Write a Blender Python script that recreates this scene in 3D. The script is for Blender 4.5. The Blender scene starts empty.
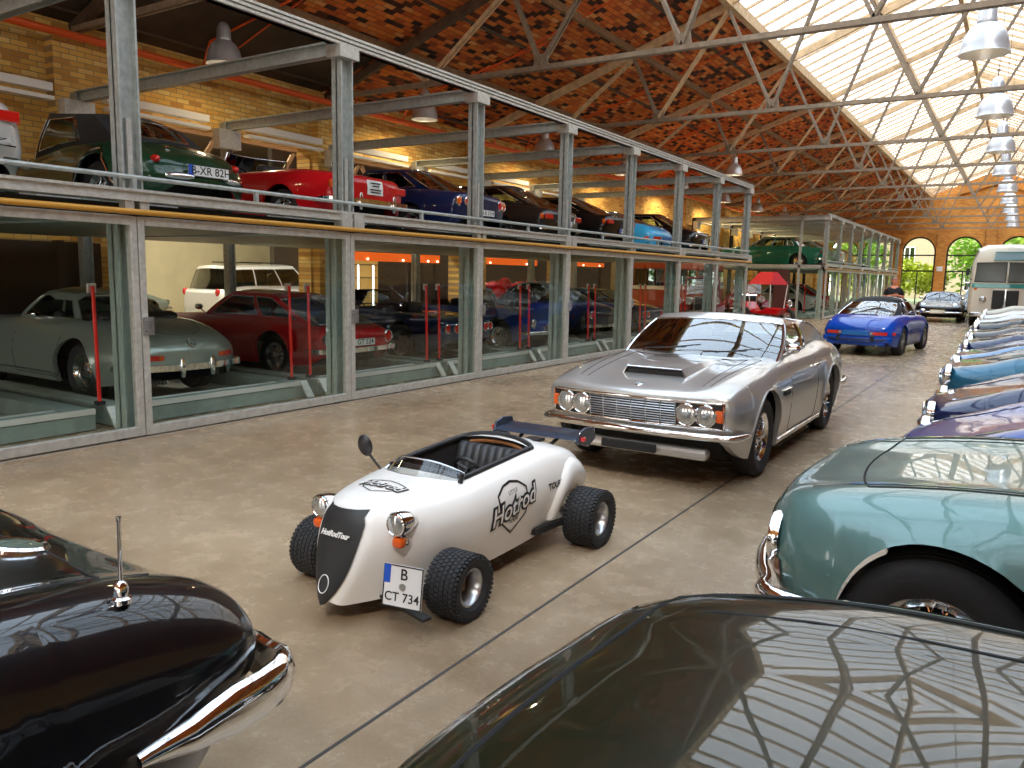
import bpy, bmesh, math, random
import numpy as np
from mathutils import Vector, Matrix
from mathutils.bvhtree import BVHTree
R = math.radians
PI = math.pi
scn = bpy.context.scene
COL = scn.collection
random.seed(7)

# ------------------------------------------------------------------ camera, sky, exposure
CAM_H = 1.65
def cam_axes(yaw, pitch, roll):
    cy, sy = math.cos(yaw), math.sin(yaw)
    f = Vector((-sy*math.cos(pitch), cy*math.cos(pitch), -math.sin(pitch)))
    r = Vector((cy, sy, 0)); d = f.cross(r)
    r2 = r*math.cos(roll)+d*math.sin(roll); d2 = d*math.cos(roll)-r*math.sin(roll)
    return r2, d2, f
cr, cd, cf = cam_axes(R(32.6236), R(7.9567), R(-1.1786))
cam_data = bpy.data.cameras.new('camera'); cam = bpy.data.objects.new('camera', cam_data); COL.objects.link(cam)
cam.matrix_world = Matrix(((cr.x, -cd.x, -cf.x, 0), (cr.y, -cd.y, -cf.y, 0), (cr.z, -cd.z, -cf.z, CAM_H), (0, 0, 0, 1)))
cam_data.sensor_width = 36; cam_data.lens = 786.8/1024*36; cam_data.clip_start = .05; cam_data.clip_end = 400
scn.camera = cam
scn.view_settings.view_transform = 'Standard'; scn.view_settings.look = 'None'
scn.view_settings.gamma = 1; scn.view_settings.use_curve_mapping = False
scn.view_settings.exposure = 0.1
scn.cycles.transparent_max_bounces = 24
scn.cycles.max_bounces = 10; scn.cycles.diffuse_bounces = 5
scn.cycles.sample_clamp_indirect = 8

world = bpy.data.worlds.new('sky'); scn.world = world; world.use_nodes = True
wt = world.node_tree; wt.nodes.clear()
wo = wt.nodes.new('ShaderNodeOutputWorld'); wb = wt.nodes.new('ShaderNodeBackground')
wtc = wt.nodes.new('ShaderNodeTexCoord'); wsp = wt.nodes.new('ShaderNodeSeparateXYZ'); wr = wt.nodes.new('ShaderNodeValToRGB')
wt.links.new(wtc.outputs['Generated'], wsp.inputs[0]); wt.links.new(wsp.outputs['Z'], wr.inputs[0]); wt.links.new(wr.outputs[0], wb.inputs[0])
wr.color_ramp.elements[0].color = (1.0, .96, .90, 1); wr.color_ramp.elements[1].color = (.70, .84, 1.0, 1)
wr.color_ramp.elements[0].position = .15; wr.color_ramp.elements[1].position = .75
wb.inputs[1].default_value = 4.2
wt.links.new(wb.outputs[0], wo.inputs[0])

def sun_light(name, energy, col, rot, ang):
    d = bpy.data.lights.new(name, 'SUN'); d.energy = energy; d.color = col; d.angle = R(ang)
    o = bpy.data.objects.new(name, d); o.rotation_euler = rot; COL.objects.link(o); return o
sun_light('sun', 1.8, (1, .92, .8), (R(38), R(26), 0), 6)

# hall geometry (metres)
HX = -2.2            # ridge line
WL, WR = -13.5, 9.1  # inner faces of the long walls
YE, YB = 67.0, -9.0  # far gable, gable behind the camera
EAVE, SKZ, RIDGE = 5.6, 8.02, 9.7
SKX = 4.07           # half width of the skylight
TRY = [13.11+5.64*i for i in range(-3, 10)]
SX = -7.1            # front line of the showcases
PY = [4.4+2.8*i for i in range(-2, 8)]   # posts of the first showcase

def portal(name, loc, rot, sx, sy):
    d = bpy.data.lights.new(name, 'AREA'); d.shape = 'RECTANGLE'; d.size = sx; d.size_y = sy
    d.cycles.is_portal = True
    o = bpy.data.objects.new(name, d); o.location = loc; o.rotation_euler = rot; COL.objects.link(o)
sl = math.atan2(RIDGE-SKZ, SKX); sw = math.hypot(RIDGE-SKZ, SKX)
portal('skylight_portal', (HX-SKX/2, (YE+YB)/2, (RIDGE+SKZ)/2+.12), (0, -sl, 0), sw, YE-YB)
portal('skylight_portal', (HX+SKX/2, (YE+YB)/2, (RIDGE+SKZ)/2+.12), (0, sl, 0), sw, YE-YB)

# ------------------------------------------------------------------ materials
MATS = {}
def _new(name):
    m = bpy.data.materials.new(name); m.use_nodes = True
    nt = m.node_tree; return m, nt, nt.nodes['Principled BSDF']
def S(b, **kw):
    for k, v in kw.items():
        k = {'col': 'Base Color', 'rough': 'Roughness', 'metal': 'Metallic', 'coat': 'Coat Weight', 'coatr': 'Coat Roughness', 'ior': 'IOR',
             'em': 'Emission Color', 'ems': 'Emission Strength', 'spec': 'Specular IOR Level', 'alpha': 'Alpha', 'trans': 'Transmission Weight'}[k]
        if k in ('Base Color', 'Emission Color') and len(v) == 3: v = (*v, 1)
        b.inputs[k].default_value = v
def mat(name, col, rough=.5, metal=0, noise=0, nscale=8, bump=0, **kw):
    if name in MATS: return MATS[name]
    m, nt, b = _new(name); S(b, col=col, rough=rough, metal=metal, **kw)
    if noise or bump:
        tc = nt.nodes.new('ShaderNodeTexCoord'); n = nt.nodes.new('ShaderNodeTexNoise')
        n.inputs['Scale'].default_value = nscale; n.inputs['Detail'].default_value = 5
        nt.links.new(tc.outputs['Object'], n.inputs['Vector'])
        if noise:
            r = nt.nodes.new('ShaderNodeValToRGB')
            r.color_ramp.elements[0].color = (*[c*(1-noise) for c in col], 1); r.color_ramp.elements[1].color = (*[min(1, c*(1+noise)) for c in col], 1)
            r.color_ramp.elements[0].position = .3; r.color_ramp.elements[1].position = .7
            nt.links.new(n.outputs[0], r.inputs[0]); nt.links.new(r.outputs[0], b.inputs['Base Color'])
        if bump:
            bp = nt.nodes.new('ShaderNodeBump'); bp.inputs['Strength'].default_value = bump; bp.inputs['Distance'].default_value = .01
            nt.links.new(n.outputs[0], bp.inputs['Height']); nt.links.new(bp.outputs[0], b.inputs['Normal'])
    MATS[name] = m; return m
def paint(name, col, metal=0.0, rough=.3, coat=1.0):
    return mat(name, col, rough, metal, coat=coat, coatr=.015, spec=.15)
def glassmat(name, tint, refl=1.0, ior=1.5, rough=0.0):
    if name in MATS: return MATS[name]
    m, nt, b = _new(name); nt.nodes.remove(b)
    o = nt.nodes['Material Output']; t = nt.nodes.new('ShaderNodeBsdfTransparent'); g = nt.nodes.new('ShaderNodeBsdfGlossy')
    f = nt.nodes.new('ShaderNodeFresnel'); f.inputs[0].default_value = ior; mx = nt.nodes.new('ShaderNodeMixShader')
    g.inputs['Roughness'].default_value = rough
    t.inputs[0].default_value = (*tint, 1); mu = nt.nodes.new('ShaderNodeMath'); mu.operation = 'MULTIPLY'; mu.inputs[1].default_value = refl
    mu.use_clamp = True
    nt.links.new(f.outputs[0], mu.inputs[0]); nt.links.new(mu.outputs[0], mx.inputs[0])
    nt.links.new(t.outputs[0], mx.inputs[1]); nt.links.new(g.outputs[0], mx.inputs[2]); nt.links.new(mx.outputs[0], o.inputs[0])
    MATS[name] = m; return m
def brickmat(name, cols, mortar, bw, rh, axes='YZ', msize=.012, dark=.35, bias=0.0, bumpd=.6):
    """brick pattern running over two object axes, colours picked per brick by a second scrambled lookup"""
    m, nt, b = _new(name); N = nt.nodes.new; L = nt.links.new
    tc = N('ShaderNodeTexCoord'); sp = N('ShaderNodeSeparateXYZ'); cb = N('ShaderNodeCombineXYZ')
    L(tc.outputs['Object'], sp.inputs[0]); L(sp.outputs[axes[0]], cb.inputs[0]); L(sp.outputs[axes[1]], cb.inputs[1])
    br = N('ShaderNodeTexBrick'); L(cb.outputs[0], br.inputs['Vector'])
    br.inputs['Scale'].default_value = 1; br.inputs['Brick Width'].default_value = bw; br.inputs['Row Height'].default_value = rh
    br.inputs['Mortar Size'].default_value = msize; br.inputs['Mortar Smooth'].default_value = .3
    br.inputs['Color1'].default_value = (0, 0, 0, 1); br.inputs['Color2'].default_value = (1, 1, 1, 1); br.inputs['Mortar'].default_value = (.5, .5, .5, 1)
    br.inputs['Bias'].default_value = bias
    rp = N('ShaderNodeValToRGB'); rp.color_ramp.interpolation = 'LINEAR'
    L(br.outputs['Color'], rp.inputs[0])
    els = rp.color_ramp.elements
    while len(els) < len(cols): els.new(.5)
    for i, c in enumerate(cols):
        els[i].position = i/(len(cols)-1); els[i].color = (*c, 1)
    no = N('ShaderNodeTexNoise'); no.inputs['Scale'].default_value = .55; no.inputs['Detail'].default_value = 6; L(tc.outputs['Object'], no.inputs['Vector'])
    nr = N('ShaderNodeMapRange'); nr.inputs[1].default_value = .3; nr.inputs[2].default_value = .7; nr.inputs[3].default_value = 1-dark; nr.inputs[4].default_value = 1+dark*.4
    L(no.outputs[0], nr.inputs[0])
    mx = N('ShaderNodeMix'); mx.data_type = 'RGBA'; mx.blend_type = 'MIX'
    L(br.outputs['Fac'], mx.inputs[0]); L(rp.outputs[0], mx.inputs[6]); mx.inputs[7].default_value = (*mortar, 1)
    mm = N('ShaderNodeMix'); mm.data_type = 'RGBA'; mm.blend_type = 'MULTIPLY'; mm.inputs[0].default_value = 1
    L(mx.outputs[2], mm.inputs[6]); L(nr.outputs[0], mm.inputs[7])
    L(mm.outputs[2], b.inputs['Base Color']); S(b, rough=.85)
    iv = N('ShaderNodeMath'); iv.operation = 'SUBTRACT'; iv.inputs[0].default_value = 1; L(br.outputs['Fac'], iv.inputs[1])
    bp = N('ShaderNodeBump'); bp.inputs['Strength'].default_value = bumpd; bp.inputs['Distance'].default_value = .012
    L(iv.outputs[0], bp.inputs['Height']); L(bp.outputs[0], b.inputs['Normal'])
    MATS[name] = m; return m

M_roofbrick = brickmat('roof_brick', [(.016, .008, .005), (.10, .026, .01), (.62, .115, .018), (.80, .19, .028), (.88, .27, .04), (.70, .14, .02), (.90, .42, .12)], (.15, .05, .02), .27, .115, 'YX', .006, .32)
M_wallbrick = brickmat('wall_brick', [(.54, .25, .05), (.84, .50, .11), (.90, .60, .16), (.76, .39, .07), (.92, .68, .24)], (.42, .28, .13), .26, .085, 'YZ', .008, .30)
M_gablebrick = brickmat('gable_brick', [(.62, .22, .035), (.76, .31, .05), (.82, .37, .07), (.70, .26, .04)], (.42, .22, .09), .26, .085, 'XZ', .008, .30)

def floor_material():
    m, nt, b = _new('polished_concrete'); N = nt.nodes.new; L = nt.links.new
    tc = N('ShaderNodeTexCoord')
    n1 = N('ShaderNodeTexNoise'); n1.inputs['Scale'].default_value = .55; n1.inputs['Detail'].default_value = 8; n1.inputs['Roughness'].default_value = .62
    n2 = N('ShaderNodeTexNoise'); n2.inputs['Scale'].default_value = 5; n2.inputs['Detail'].default_value = 8; n2.inputs['Roughness'].default_value = .7
    n3 = N('ShaderNodeTexNoise'); n3.inputs['Scale'].default_value = 60; n3.inputs['Detail'].default_value = 3
    for n in (n1, n2, n3): L(tc.outputs['Object'], n.inputs['Vector'])
    r1 = N('ShaderNodeValToRGB'); e = r1.color_ramp.elements
    e[0].position = .34; e[0].color = (.215, .145, .085, 1); e[1].position = .66; e[1].color = (.50, .375, .245, 1)
    k = e.new(.5); k.color = (.35, .25, .155, 1)
    a = N('ShaderNodeMath'); a.operation = 'MULTIPLY_ADD'; a.inputs[1].default_value = .28; L(n2.outputs[0], a.inputs[0])
    a2 = N('ShaderNodeMath'); a2.operation = 'MULTIPLY'; a2.inputs[1].default_value = .75; L(n1.outputs[0], a2.inputs[0]); L(a2.outputs[0], a.inputs[2])
    a3 = N('ShaderNodeMath'); a3.operation = 'MULTIPLY_ADD'; a3.inputs[1].default_value = .12; L(n3.outputs[0], a3.inputs[0])
    a4 = N('ShaderNodeMath'); a4.operation = 'SUBTRACT'; a4.inputs[1].default_value = .075; L(a.outputs[0], a4.inputs[0]); L(a4.outputs[0], a3.inputs[2])
    L(a3.outputs[0], r1.inputs[0]); L(r1.outputs[0], b.inputs['Base Color'])
    rr = N('ShaderNodeMapRange'); rr.inputs[1].default_value = .3; rr.inputs[2].default_value = .7; rr.inputs[3].default_value = .16; rr.inputs[4].default_value = .34
    L(n2.outputs[0], rr.inputs[0]); L(rr.outputs[0], b.inputs['Roughness']); S(b, spec=.45)
    return m
M_floor = floor_material()
M_galv = mat('galvanised_steel', (.40, .43, .41), .42, .4, noise=.18, nscale=14)
M_galvl = mat('galvanised_steel_light', (.54, .53, .485), .42, .45, noise=.15, nscale=18)
M_postgreen = mat('green_grey_post', (.38, .45, .41), .45, .35, noise=.12, nscale=9)
M_steel = mat('truss_steel', (.27, .205, .14), .55, .1, noise=.2, nscale=10)
M_timber = mat('pale_timber', (.66, .47, .27), .6, noise=.22, nscale=7)
M_darkwood = mat('dark_timber', (.10, .06, .035), .7, noise=.3, nscale=8)
M_orange = mat('orange_pipe', (.80, .11, .015), .4)
M_ochre = mat('ochre_pipe', (.50, .24, .025), .4)
M_white = mat('white_enamel', (.80, .79, .75), .4)
M_black = mat('black_plastic', (.015, .015, .016), .45)
M_dark = mat('dark_void', (.012, .012, .012), .8)
M_chrome = mat('chrome', (.82, .82, .82), .06, 1)
M_brushed = mat('brushed_aluminium', (.55, .56, .57), .28, 1)
M_rubber = mat('tyre_rubber', (.022, .022, .023), .75, bump=.25, nscale=60)
M_red = mat('red_pole', (.85, .015, .008), .35)
M_lift = mat('lift_platform_green', (.30, .37, .33), .5, .2, noise=.12, nscale=6)
M_stripe = mat('platform_edge_pale', (.68, .68, .62), .5)
M_showglass = glassmat('showcase_glass', (.945, .97, .955), .13)
M_skyglass = glassmat('skylight_glass', (.96, .97, .98), .5)
M_carglass = glassmat('car_glass', (.60, .70, .65), 3.2)
M_carside = glassmat('side_glass', (.55, .66, .60), 1.3)
M_cardark = glassmat('dark_car_glass', (.22, .26, .25), 2.5)
M_mirror = mat('mirror_glass', (.8, .82, .85), .02, 1)
M_lens = mat('headlight_glass', (.50, .52, .52), .10, .7, coat=1)
M_amber = mat('amber_lens', (.78, .11, .008), .15, coat=1)
M_redlens = mat('red_lens', (.60, .012, .008), .15, coat=1)
M_leather = mat('black_leather', (.028, .029, .031), .42)
M_plate = mat('plate_white', (.84, .83, .80), .4)
M_ink = mat('plate_black', (.012, .012, .012), .5)
M_blue = mat('plate_blue', (.02, .10, .55), .4)
M_amber_wood = mat('tan_leather', (.30, .13, .05), .5)

# ------------------------------------------------------------------ mesh builder
class MB:
    def __init__(s): s.v = []; s.f = []; s.m = []
    def add(s, vs, fs, mi=0):
        o = len(s.v); s.v += [tuple(v) for v in vs]; s.f += [tuple(i+o for i in f) for f in fs]; s.m += [mi]*len(fs); return s
    def box(s, x0, x1, y0, y1, z0, z1, mi=0):
        return s.add([(x0,y0,z0),(x1,y0,z0),(x1,y1,z0),(x0,y1,z0),(x0,y0,z1),(x1,y0,z1),(x1,y1,z1),(x0,y1,z1)],
                     [(0,3,2,1),(4,5,6,7),(0,1,5,4),(1,2,6,5),(2,3,7,6),(3,0,4,7)], mi)
    def bar(s, a, b, w, h, up=(0,0,1), mi=0):
        a = Vector(a); b = Vector(b); d = (b-a).normalized(); u = Vector(up)
        if abs(d.dot(u)) > .98: u = Vector((1,0,0))
        sd = d.cross(u).normalized(); u = sd.cross(d).normalized()
        vs = [p+sd*(w/2*i)+u*(h/2*j) for p in (a, b) for i, j in ((-1,-1),(1,-1),(1,1),(-1,1))]
        return s.add(vs, [(0,1,2,3),(7,6,5,4),(0,4,5,1),(1,5,6,2),(2,6,7,3),(3,7,4,0)], mi)
    def tube(s, pts, r, n=8, mi=0, closed=False, caps=True):
        pts = [Vector(p) for p in pts]; k = len(pts); rs = r if isinstance(r, (list, tuple)) else [r]*k
        base = len(s.v); prev = None
        for i, p in enumerate(pts):
            a = pts[(i-1) % k] if (closed or i > 0) else p; b = pts[(i+1) % k] if (closed or i < k-1) else p
            d = (b-a).normalized() if (b-a).length > 1e-9 else Vector((1,0,0))
            if prev is None:
                u = Vector((0,0,1)) if abs(d.z) < .9 else Vector((1,0,0)); u = (u-d*u.dot(d)).normalized()
            else:
                u = prev-d*prev.dot(d); u = u.normalized() if u.length > 1e-6 else Vector((0,0,1))
            prev = u; w = d.cross(u)
            for j in range(n):
                t = 2*PI*j/n; s.v.append(tuple(p+u*(math.cos(t)*rs[i])+w*(math.sin(t)*rs[i])))
        for i in range(k if closed else k-1):
            for j in range(n):
                a0 = base+i*n+j; a1 = base+i*n+(j+1) % n; b0 = base+((i+1) % k)*n+j; b1 = base+((i+1) % k)*n+(j+1) % n
                s.f.append((a0, a1, b1, b0)); s.m.append(mi)
        if caps and not closed:
            s.f.append(tuple(base+j for j in range(n))[::-1]); s.m.append(mi)
            s.f.append(tuple(base+(k-1)*n+j for j in range(n))); s.m.append(mi)
        return s
    def lathe(s, prof, n=24, org=(0,0,0), axis='Z', mi=0, close=False):
        base = len(s.v); k = len(prof)
        for r, h in prof:
            for j in range(n):
                t = 2*PI*j/n; c, q = r*math.cos(t), r*math.sin(t)
                p = {'Z': (c, q, h), 'Y': (c, h, q), 'X': (h, c, q)}[axis]
                s.v.append((p[0]+org[0], p[1]+org[1], p[2]+org[2]))
        for i in range(k if close else k-1):
            for j in range(n):
                i2 = (i+1) % k
                q = (base+i*n+j, base+i*n+(j+1) % n, base+i2*n+(j+1) % n, base+i2*n+j)
                s.f.append(q if axis != 'Y' else q[::-1]); s.m.append(mi)
        return s
    def grid(s, rows, mi=0, closed=False, flip=False):
        base = len(s.v); nr = len(rows); nc = len(rows[0])
        for r in rows: s.v += [tuple(p) for p in r]
        for i in range(nr-1):
            for j in range(nc if closed else nc-1):
                j2 = (j+1) % nc
                q = (base+i*nc+j, base+i*nc+j2, base+(i+1)*nc+j2, base+(i+1)*nc+j)
                s.f.append(q[::-1] if flip else q); s.m.append(mi)
        return s
    def prism(s, poly, z0, z1, mi=0, plane='XY'):
        n = len(poly)
        def P(a, b, h): return {'XY': (a, b, h), 'XZ': (a, h, b), 'YZ': (h, a, b)}[plane]
        vs = [P(a, b, z0) for a, b in poly]+[P(a, b, z1) for a, b in poly]
        return s.add(vs, [tuple(range(n))[::-1], tuple(range(n, 2*n))]+[(i, (i+1) % n, n+(i+1) % n, n+i) for i in range(n)], mi)
    def sphere(s, c, r, n=12, mi=0, sc=(1,1,1)):
        rows = []
        for i in range(n//2+1):
            t = PI*i/(n//2)
            rows.append([(c[0]+r*sc[0]*math.sin(t)*math.cos(2*PI*j/n), c[1]+r*sc[1]*math.sin(t)*math.sin(2*PI*j/n), c[2]-r*sc[2]*math.cos(t)) for j in range(n)])
        return s.grid(rows, mi, closed=True)
    def xf(s, M, start=0):
        s.v[start:] = [tuple(M @ Vector(v)) for v in s.v[start:]]; return s
    def mesh(s, name, mats, smooth=None):
        me = bpy.data.meshes.new(name); me.from_pydata(s.v, [], s.f)
        if not isinstance(mats, (list, tuple)): mats = [mats]
        for m in mats: me.materials.append(m)
        if len(mats) > 1: me.polygons.foreach_set('material_index', s.m)
        bm = bmesh.new(); bm.from_mesh(me); bmesh.ops.remove_doubles(bm, verts=bm.verts, dist=1e-5)
        bmesh.ops.recalc_face_normals(bm, faces=bm.faces); bm.to_mesh(me); bm.free()
        if smooth is not None:
            me.polygons.foreach_set('use_smooth', [True]*len(me.polygons)); me.set_sharp_from_angle(angle=R(smooth))
        me.update(); return me
    def build(s, name, mats, parent=None, smooth=None, bevel=0, loc=None):
        o = bpy.data.objects.new(name, s.mesh(name, mats, smooth)); COL.objects.link(o)
        if parent: o.parent = parent
        if loc: o.location = loc
        if bevel:
            b = o.modifiers.new('b', 'BEVEL'); b.width = bevel; b.segments = 2; b.limit_method = 'ANGLE'; b.angle_limit = R(40)
        return o
def empty(name, loc=(0,0,0), rz=0.0):
    o = bpy.data.objects.new(name, None); o.location = loc; o.rotation_euler = (0, 0, rz); o.empty_display_size = .2; COL.objects.link(o); return o
def tag(o, label, cat, group=None, kind=None):
    o['label'] = label; o['category'] = cat
    if group: o['group'] = group
    if kind: o['kind'] = kind
    return o
def thing(name, label, cat, loc=(0,0,0), rz=0.0, group=None):
    return tag(empty(name, loc, rz), label, cat, group)
def struct(o, kind='structure'): o['kind'] = kind; return o
KIDS = {}
def copy_tree(o, parent=None):
    c = o.copy(); COL.objects.link(c)
    if parent: c.parent = parent
    for ch in list(o.children): copy_tree(ch, c)
    return c
ORD = ['first', 'second', 'third', 'fourth', 'fifth', 'sixth', 'seventh', 'eighth', 'ninth', 'tenth', 'eleventh', 'twelfth', 'thirteenth', 'fourteenth']
def text_mesh(txt, size, extrude=0.0, shear=0.0, offset=0.0, align='CENTER', spacing=1.0):
    cu = bpy.data.curves.new('text', 'FONT'); cu.body = txt; cu.size = size; cu.extrude = extrude; cu.shear = shear; cu.offset = offset
    cu.align_x = align; cu.align_y = 'CENTER'; cu.space_character = spacing; cu.fill_mode = 'BOTH' if extrude else 'FRONT'
    o = bpy.data.objects.new('text', cu); COL.objects.link(o)
    bpy.context.view_layer.update()
    me = bpy.data.meshes.new_from_object(o.evaluated_get(bpy.context.evaluated_depsgraph_get()))
    bpy.data.objects.remove(o); bpy.data.curves.remove(cu); return me
# ------------------------------------------------------------------ floor, walls, roof
m = MB(); m.box(-34, WR+.5, YB-.5, YE+.6, -.2, 0)
struct(m.build('floor', M_floor))
m = MB()   # joints cut into the slab
for x in (-1.88, -7.0, 3.3): m.box(x-.008, x+.008, YB, YE, 0, .0012)
for y in (13.2, 24.5, 36, 48): m.box(-7.0, WR, y-.008, y+.008, 0, .0012)
m.box(-13, -7, 3.6, 3.612, 0, .0012)
struct(m.build('trim_floor_joints', mat('joint_dark', (.05, .042, .035), .7)))
m = MB(); m.box(SX-.1, SX+.11, YB, 24.3, 0, .012); struct(m.build('trim_floor_track', mat('track_pale', (.36, .29, .22), .5)))

def wall_with_openings(name, x0, x1, y0, y1, z0, z1, openings, mt):
    """wall of boxes leaving rectangular openings (ya, yb, za, zb)"""
    ys = sorted({y0, y1, *[o[0] for o in openings], *[o[1] for o in openings]}); zs = sorted({z0, z1, *[o[2] for o in openings], *[o[3] for o in openings]})
    b = MB()
    for i in range(len(ys)-1):
        za = None
        for j in range(len(zs)-1):
            cy, cz = (ys[i]+ys[i+1])/2, (zs[j]+zs[j+1])/2
            if any(o[0] < cy < o[1] and o[2] < cz < o[3] for o in openings): continue
            b.box(x0, x1, ys[i], ys[i+1], zs[j], zs[j+1])
    return b
OPEN = [(7.95, 8.9, 0, 2.2), (8.9, 12.6, 0, 4.3), (13.6, 16.6, 0, 4.3), (16.6, 18.2, 0, 2.2), (19.25, 23.8, 0, 2.2), (24.9, 29.5, 0, 2.2), (30.5, 35.0, 0, 2.2)]
b = wall_with_openings('wall_left', WL-.4, WL, YB, YE, 0, EAVE, OPEN, M_wallbrick)
for y in TRY: b.box(WL-.01, WL+.22, y-.45, y+.45, 0, EAVE-.35)
struct(b.build('wall_left', M_wallbrick))
b = wall_with_openings('wall_right', WR, WR+.4, YB, YE, 0, EAVE, [], M_wallbrick)
struct(b.build('wall_right', M_wallbrick))
def gable(name, y0, y1, arches, z_sp):
    """gable wall: pentagon with arched openings (centre x, half width, spring z)"""
    b = MB(); xs = [WL]; 
    top = lambda x: EAVE+(SKZ-EAVE)*(x-WL)/(HX-SKX-WL) if x < HX-SKX else (SKZ+(RIDGE-SKZ)*(1-abs(x-HX)/SKX) if x <= HX+SKX else EAVE+(SKZ-EAVE)*(WR-x)/(WR-HX-SKX))
    cuts = {WL, WR, HX, HX-SKX, HX+SKX}
    for c, hw in arches:
        for k in range(17): cuts.add(round(c-hw*math.cos(PI*k/16), 5))
    xs = sorted(cuts)
    def low(x, side):
        for c, hw in arches:
            if abs(x-c) <= hw+1e-4 and abs(x+side*1e-3-c) < hw: return z_sp+math.sqrt(max(0, hw*hw-(x-c)**2))
        return 0.0
    for xa, xb in zip(xs, xs[1:]):
        za, zb = low(xa, 1), low(xb, -1)
        vs = [(xa, y0, za), (xb, y0, zb), (xb, y0, top(xb)), (xa, y0, top(xa)), (xa, y1, za), (xb, y1, zb), (xb, y1, top(xb)), (xa, y1, top(xa))]
        b.add(vs, [(0,1,2,3),(7,6,5,4),(0,4,5,1),(3,2,6,7)])
    for c, hw in arches:
        b.add([(c-hw,y0,0),(c-hw,y1,0),(c-hw,y1,z_sp),(c-hw,y0,z_sp)], [(0,1,2,3)]); b.add([(c+hw,y0,0),(c+hw,y1,0),(c+hw,y1,z_sp),(c+hw,y0,z_sp)], [(0,3,2,1)])
    return b
ARCH = [(-12.1, 1.05), (-9.6, 1.14), (-6.8, 1.14), (-3.8, 1.16), (-.5, 1.16), (2.6, 1.16), (5.7, 1.16)]
b = gable('wall_back', YE, YE+.5, ARCH, 3.9)
for x in (-8.2, -5.3, -2.2, .95, 4.15): b.box(x-.32, x+.32, YE-.18, YE, 0, 7.2 if x == -2.2 else 5.3)
for k in (-1, 1): b.bar((HX+k*2.3, YE-.1, 8.1), (HX, YE-.1, 8.75), .25, .16)
struct(b.build('wall_back', M_gablebrick))
for i, (c, hw) in enumerate(ARCH):
    f = MB()
    pts = [(c-hw+.05, YE+.2, .05), (c-hw+.05, YE+.2, 3.9)]+[(c-(hw-.05)*math.cos(PI*k/14), YE+.2, 3.9+(hw-.05)*math.sin(PI*k/14)) for k in range(1, 14)]+[(c+hw-.05, YE+.2, 3.9), (c+hw-.05, YE+.2, .05)]
    f.tube(pts, .06, 6)
    f.box(c-hw, c+hw, YE+.15, YE+.25, 3.62, 3.72); f.box(c-hw, c+hw, YE+.15, YE+.25, 2.45, 2.55)
    f.box(c-.04, c+.04, YE+.15, YE+.25, 0, 2.45)
    o = struct(f.build('window_%d' % (i+1), M_black, smooth=40))
    g = MB(); poly = [(c-hw, 0), (c+hw, 0), (c+hw, 3.9)]+[(c+hw*math.cos(PI*k/12), 3.9+hw*math.sin(PI*k/12)) for k in range(1, 12)]+[(c-hw, 3.9)]
    g.prism(poly, YE+.19, YE+.2, plane='XZ'); g.build('pane', M_skyglass, o)
b = gable('wall_front', YB-.5, YB, [(-10.5, 1.3), (-6.5, 1.3), (-2.2, 1.3), (2.1, 1.3), (6, 1.3)], 3.2)
struct(b.build('wall_front', M_gablebrick))

# roof: brick slopes with purlins, glazed lantern along the ridge
def slope(x0, z0, x1, z1, y0, y1, t=.12):
    return MB().add([(x0,y0,z0),(x1,y0,z1),(x1,y1,z1),(x0,y1,z0),(x0,y0,z0+t),(x1,y0,z1+t),(x1,y1,z1+t),(x0,y1,z0+t)],
                    [(0,3,2,1),(4,5,6,7),(0,1,5,4),(1,2,6,5),(2,3,7,6),(3,0,4,7)])
struct(slope(WL-.4, EAVE-.13, HX-SKX, SKZ, YB-.5, YE+.5).build('ceiling', M_roofbrick))
struct(slope(WR+.4, EAVE-.13, HX+SKX, SKZ, YB-.5, YE+.5).build('ceiling_east', M_roofbrick))
for k, sx in enumerate((-1, 1)):
    g = slope(HX+sx*SKX, SKZ+.1, HX, RIDGE+.1, YB-.5, YE+.5, .012)
    o = struct(g.build('window_%d' % (40+k), M_skyglass))
    f = MB(); y = YB; n = 0
    while y < YE:
        f.bar((HX+sx*SKX, y, SKZ+.06), (HX, y, RIDGE+.06), .045, .06); y += .76; n += 1
    f.build('glazing_bars', M_timber, o)
    f = MB()
    f.bar((HX+sx*SKX, YB, SKZ-.06), (HX+sx*SKX, YE, SKZ-.06), .16, .24)
    f.bar((HX+sx*1.75, YB, 8.93), (HX+sx*1.75, YE, 8.93), .12, .16)
    f.build('window_frame', M_timber, o)
m = MB(); m.bar((HX, YB, RIDGE-.05), (HX, YE, RIDGE-.05), .12, .24); struct(m.build('trim_ridge', M_timber))
def roofz(x): return EAVE-.13+(SKZ-EAVE+.13)*(x-WL+.4)/(HX-SKX-WL+.4)
m = MB()
for x in (-11.45, -8.6):
    m.bar((x, YB, roofz(x)-.08), (x, YE, roofz(x)-.08), .09, .15)
    m.bar((2*HX-x, YB, roofz(x)-.08), (2*HX-x, YE, roofz(x)-.08), .09, .15)
struct(m.build('trim_purlins', mat('brown_timber', (.26, .15, .07), .7, noise=.25, nscale=7)))
m = MB()
for x in (-13.2, -10.0, -7.4): m.bar((x, YB, roofz(x)-.03), (x, YE, roofz(x)-.03), .05, .06)
struct(m.build('trim_roof_ribs', M_darkwood))
m = MB()
for y in TRY:   # rafter lines between the trusses
    for d in (2.8,):
        m.bar((WL, y+d, roofz(WL)-.04), (HX-SKX, y+d, SKZ-.06), .018, .03)
struct(m.build('trim_tie_rods', M_orange))

b = slope(WL, roofz(WL)-.035, -11.52, roofz(-11.52)-.035, YB, 13.0, .02); struct(b.build('ceiling_plaster_bay', mat('dark_plaster', (.055, .036, .022), .9, noise=.45, nscale=1.3)))
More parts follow.
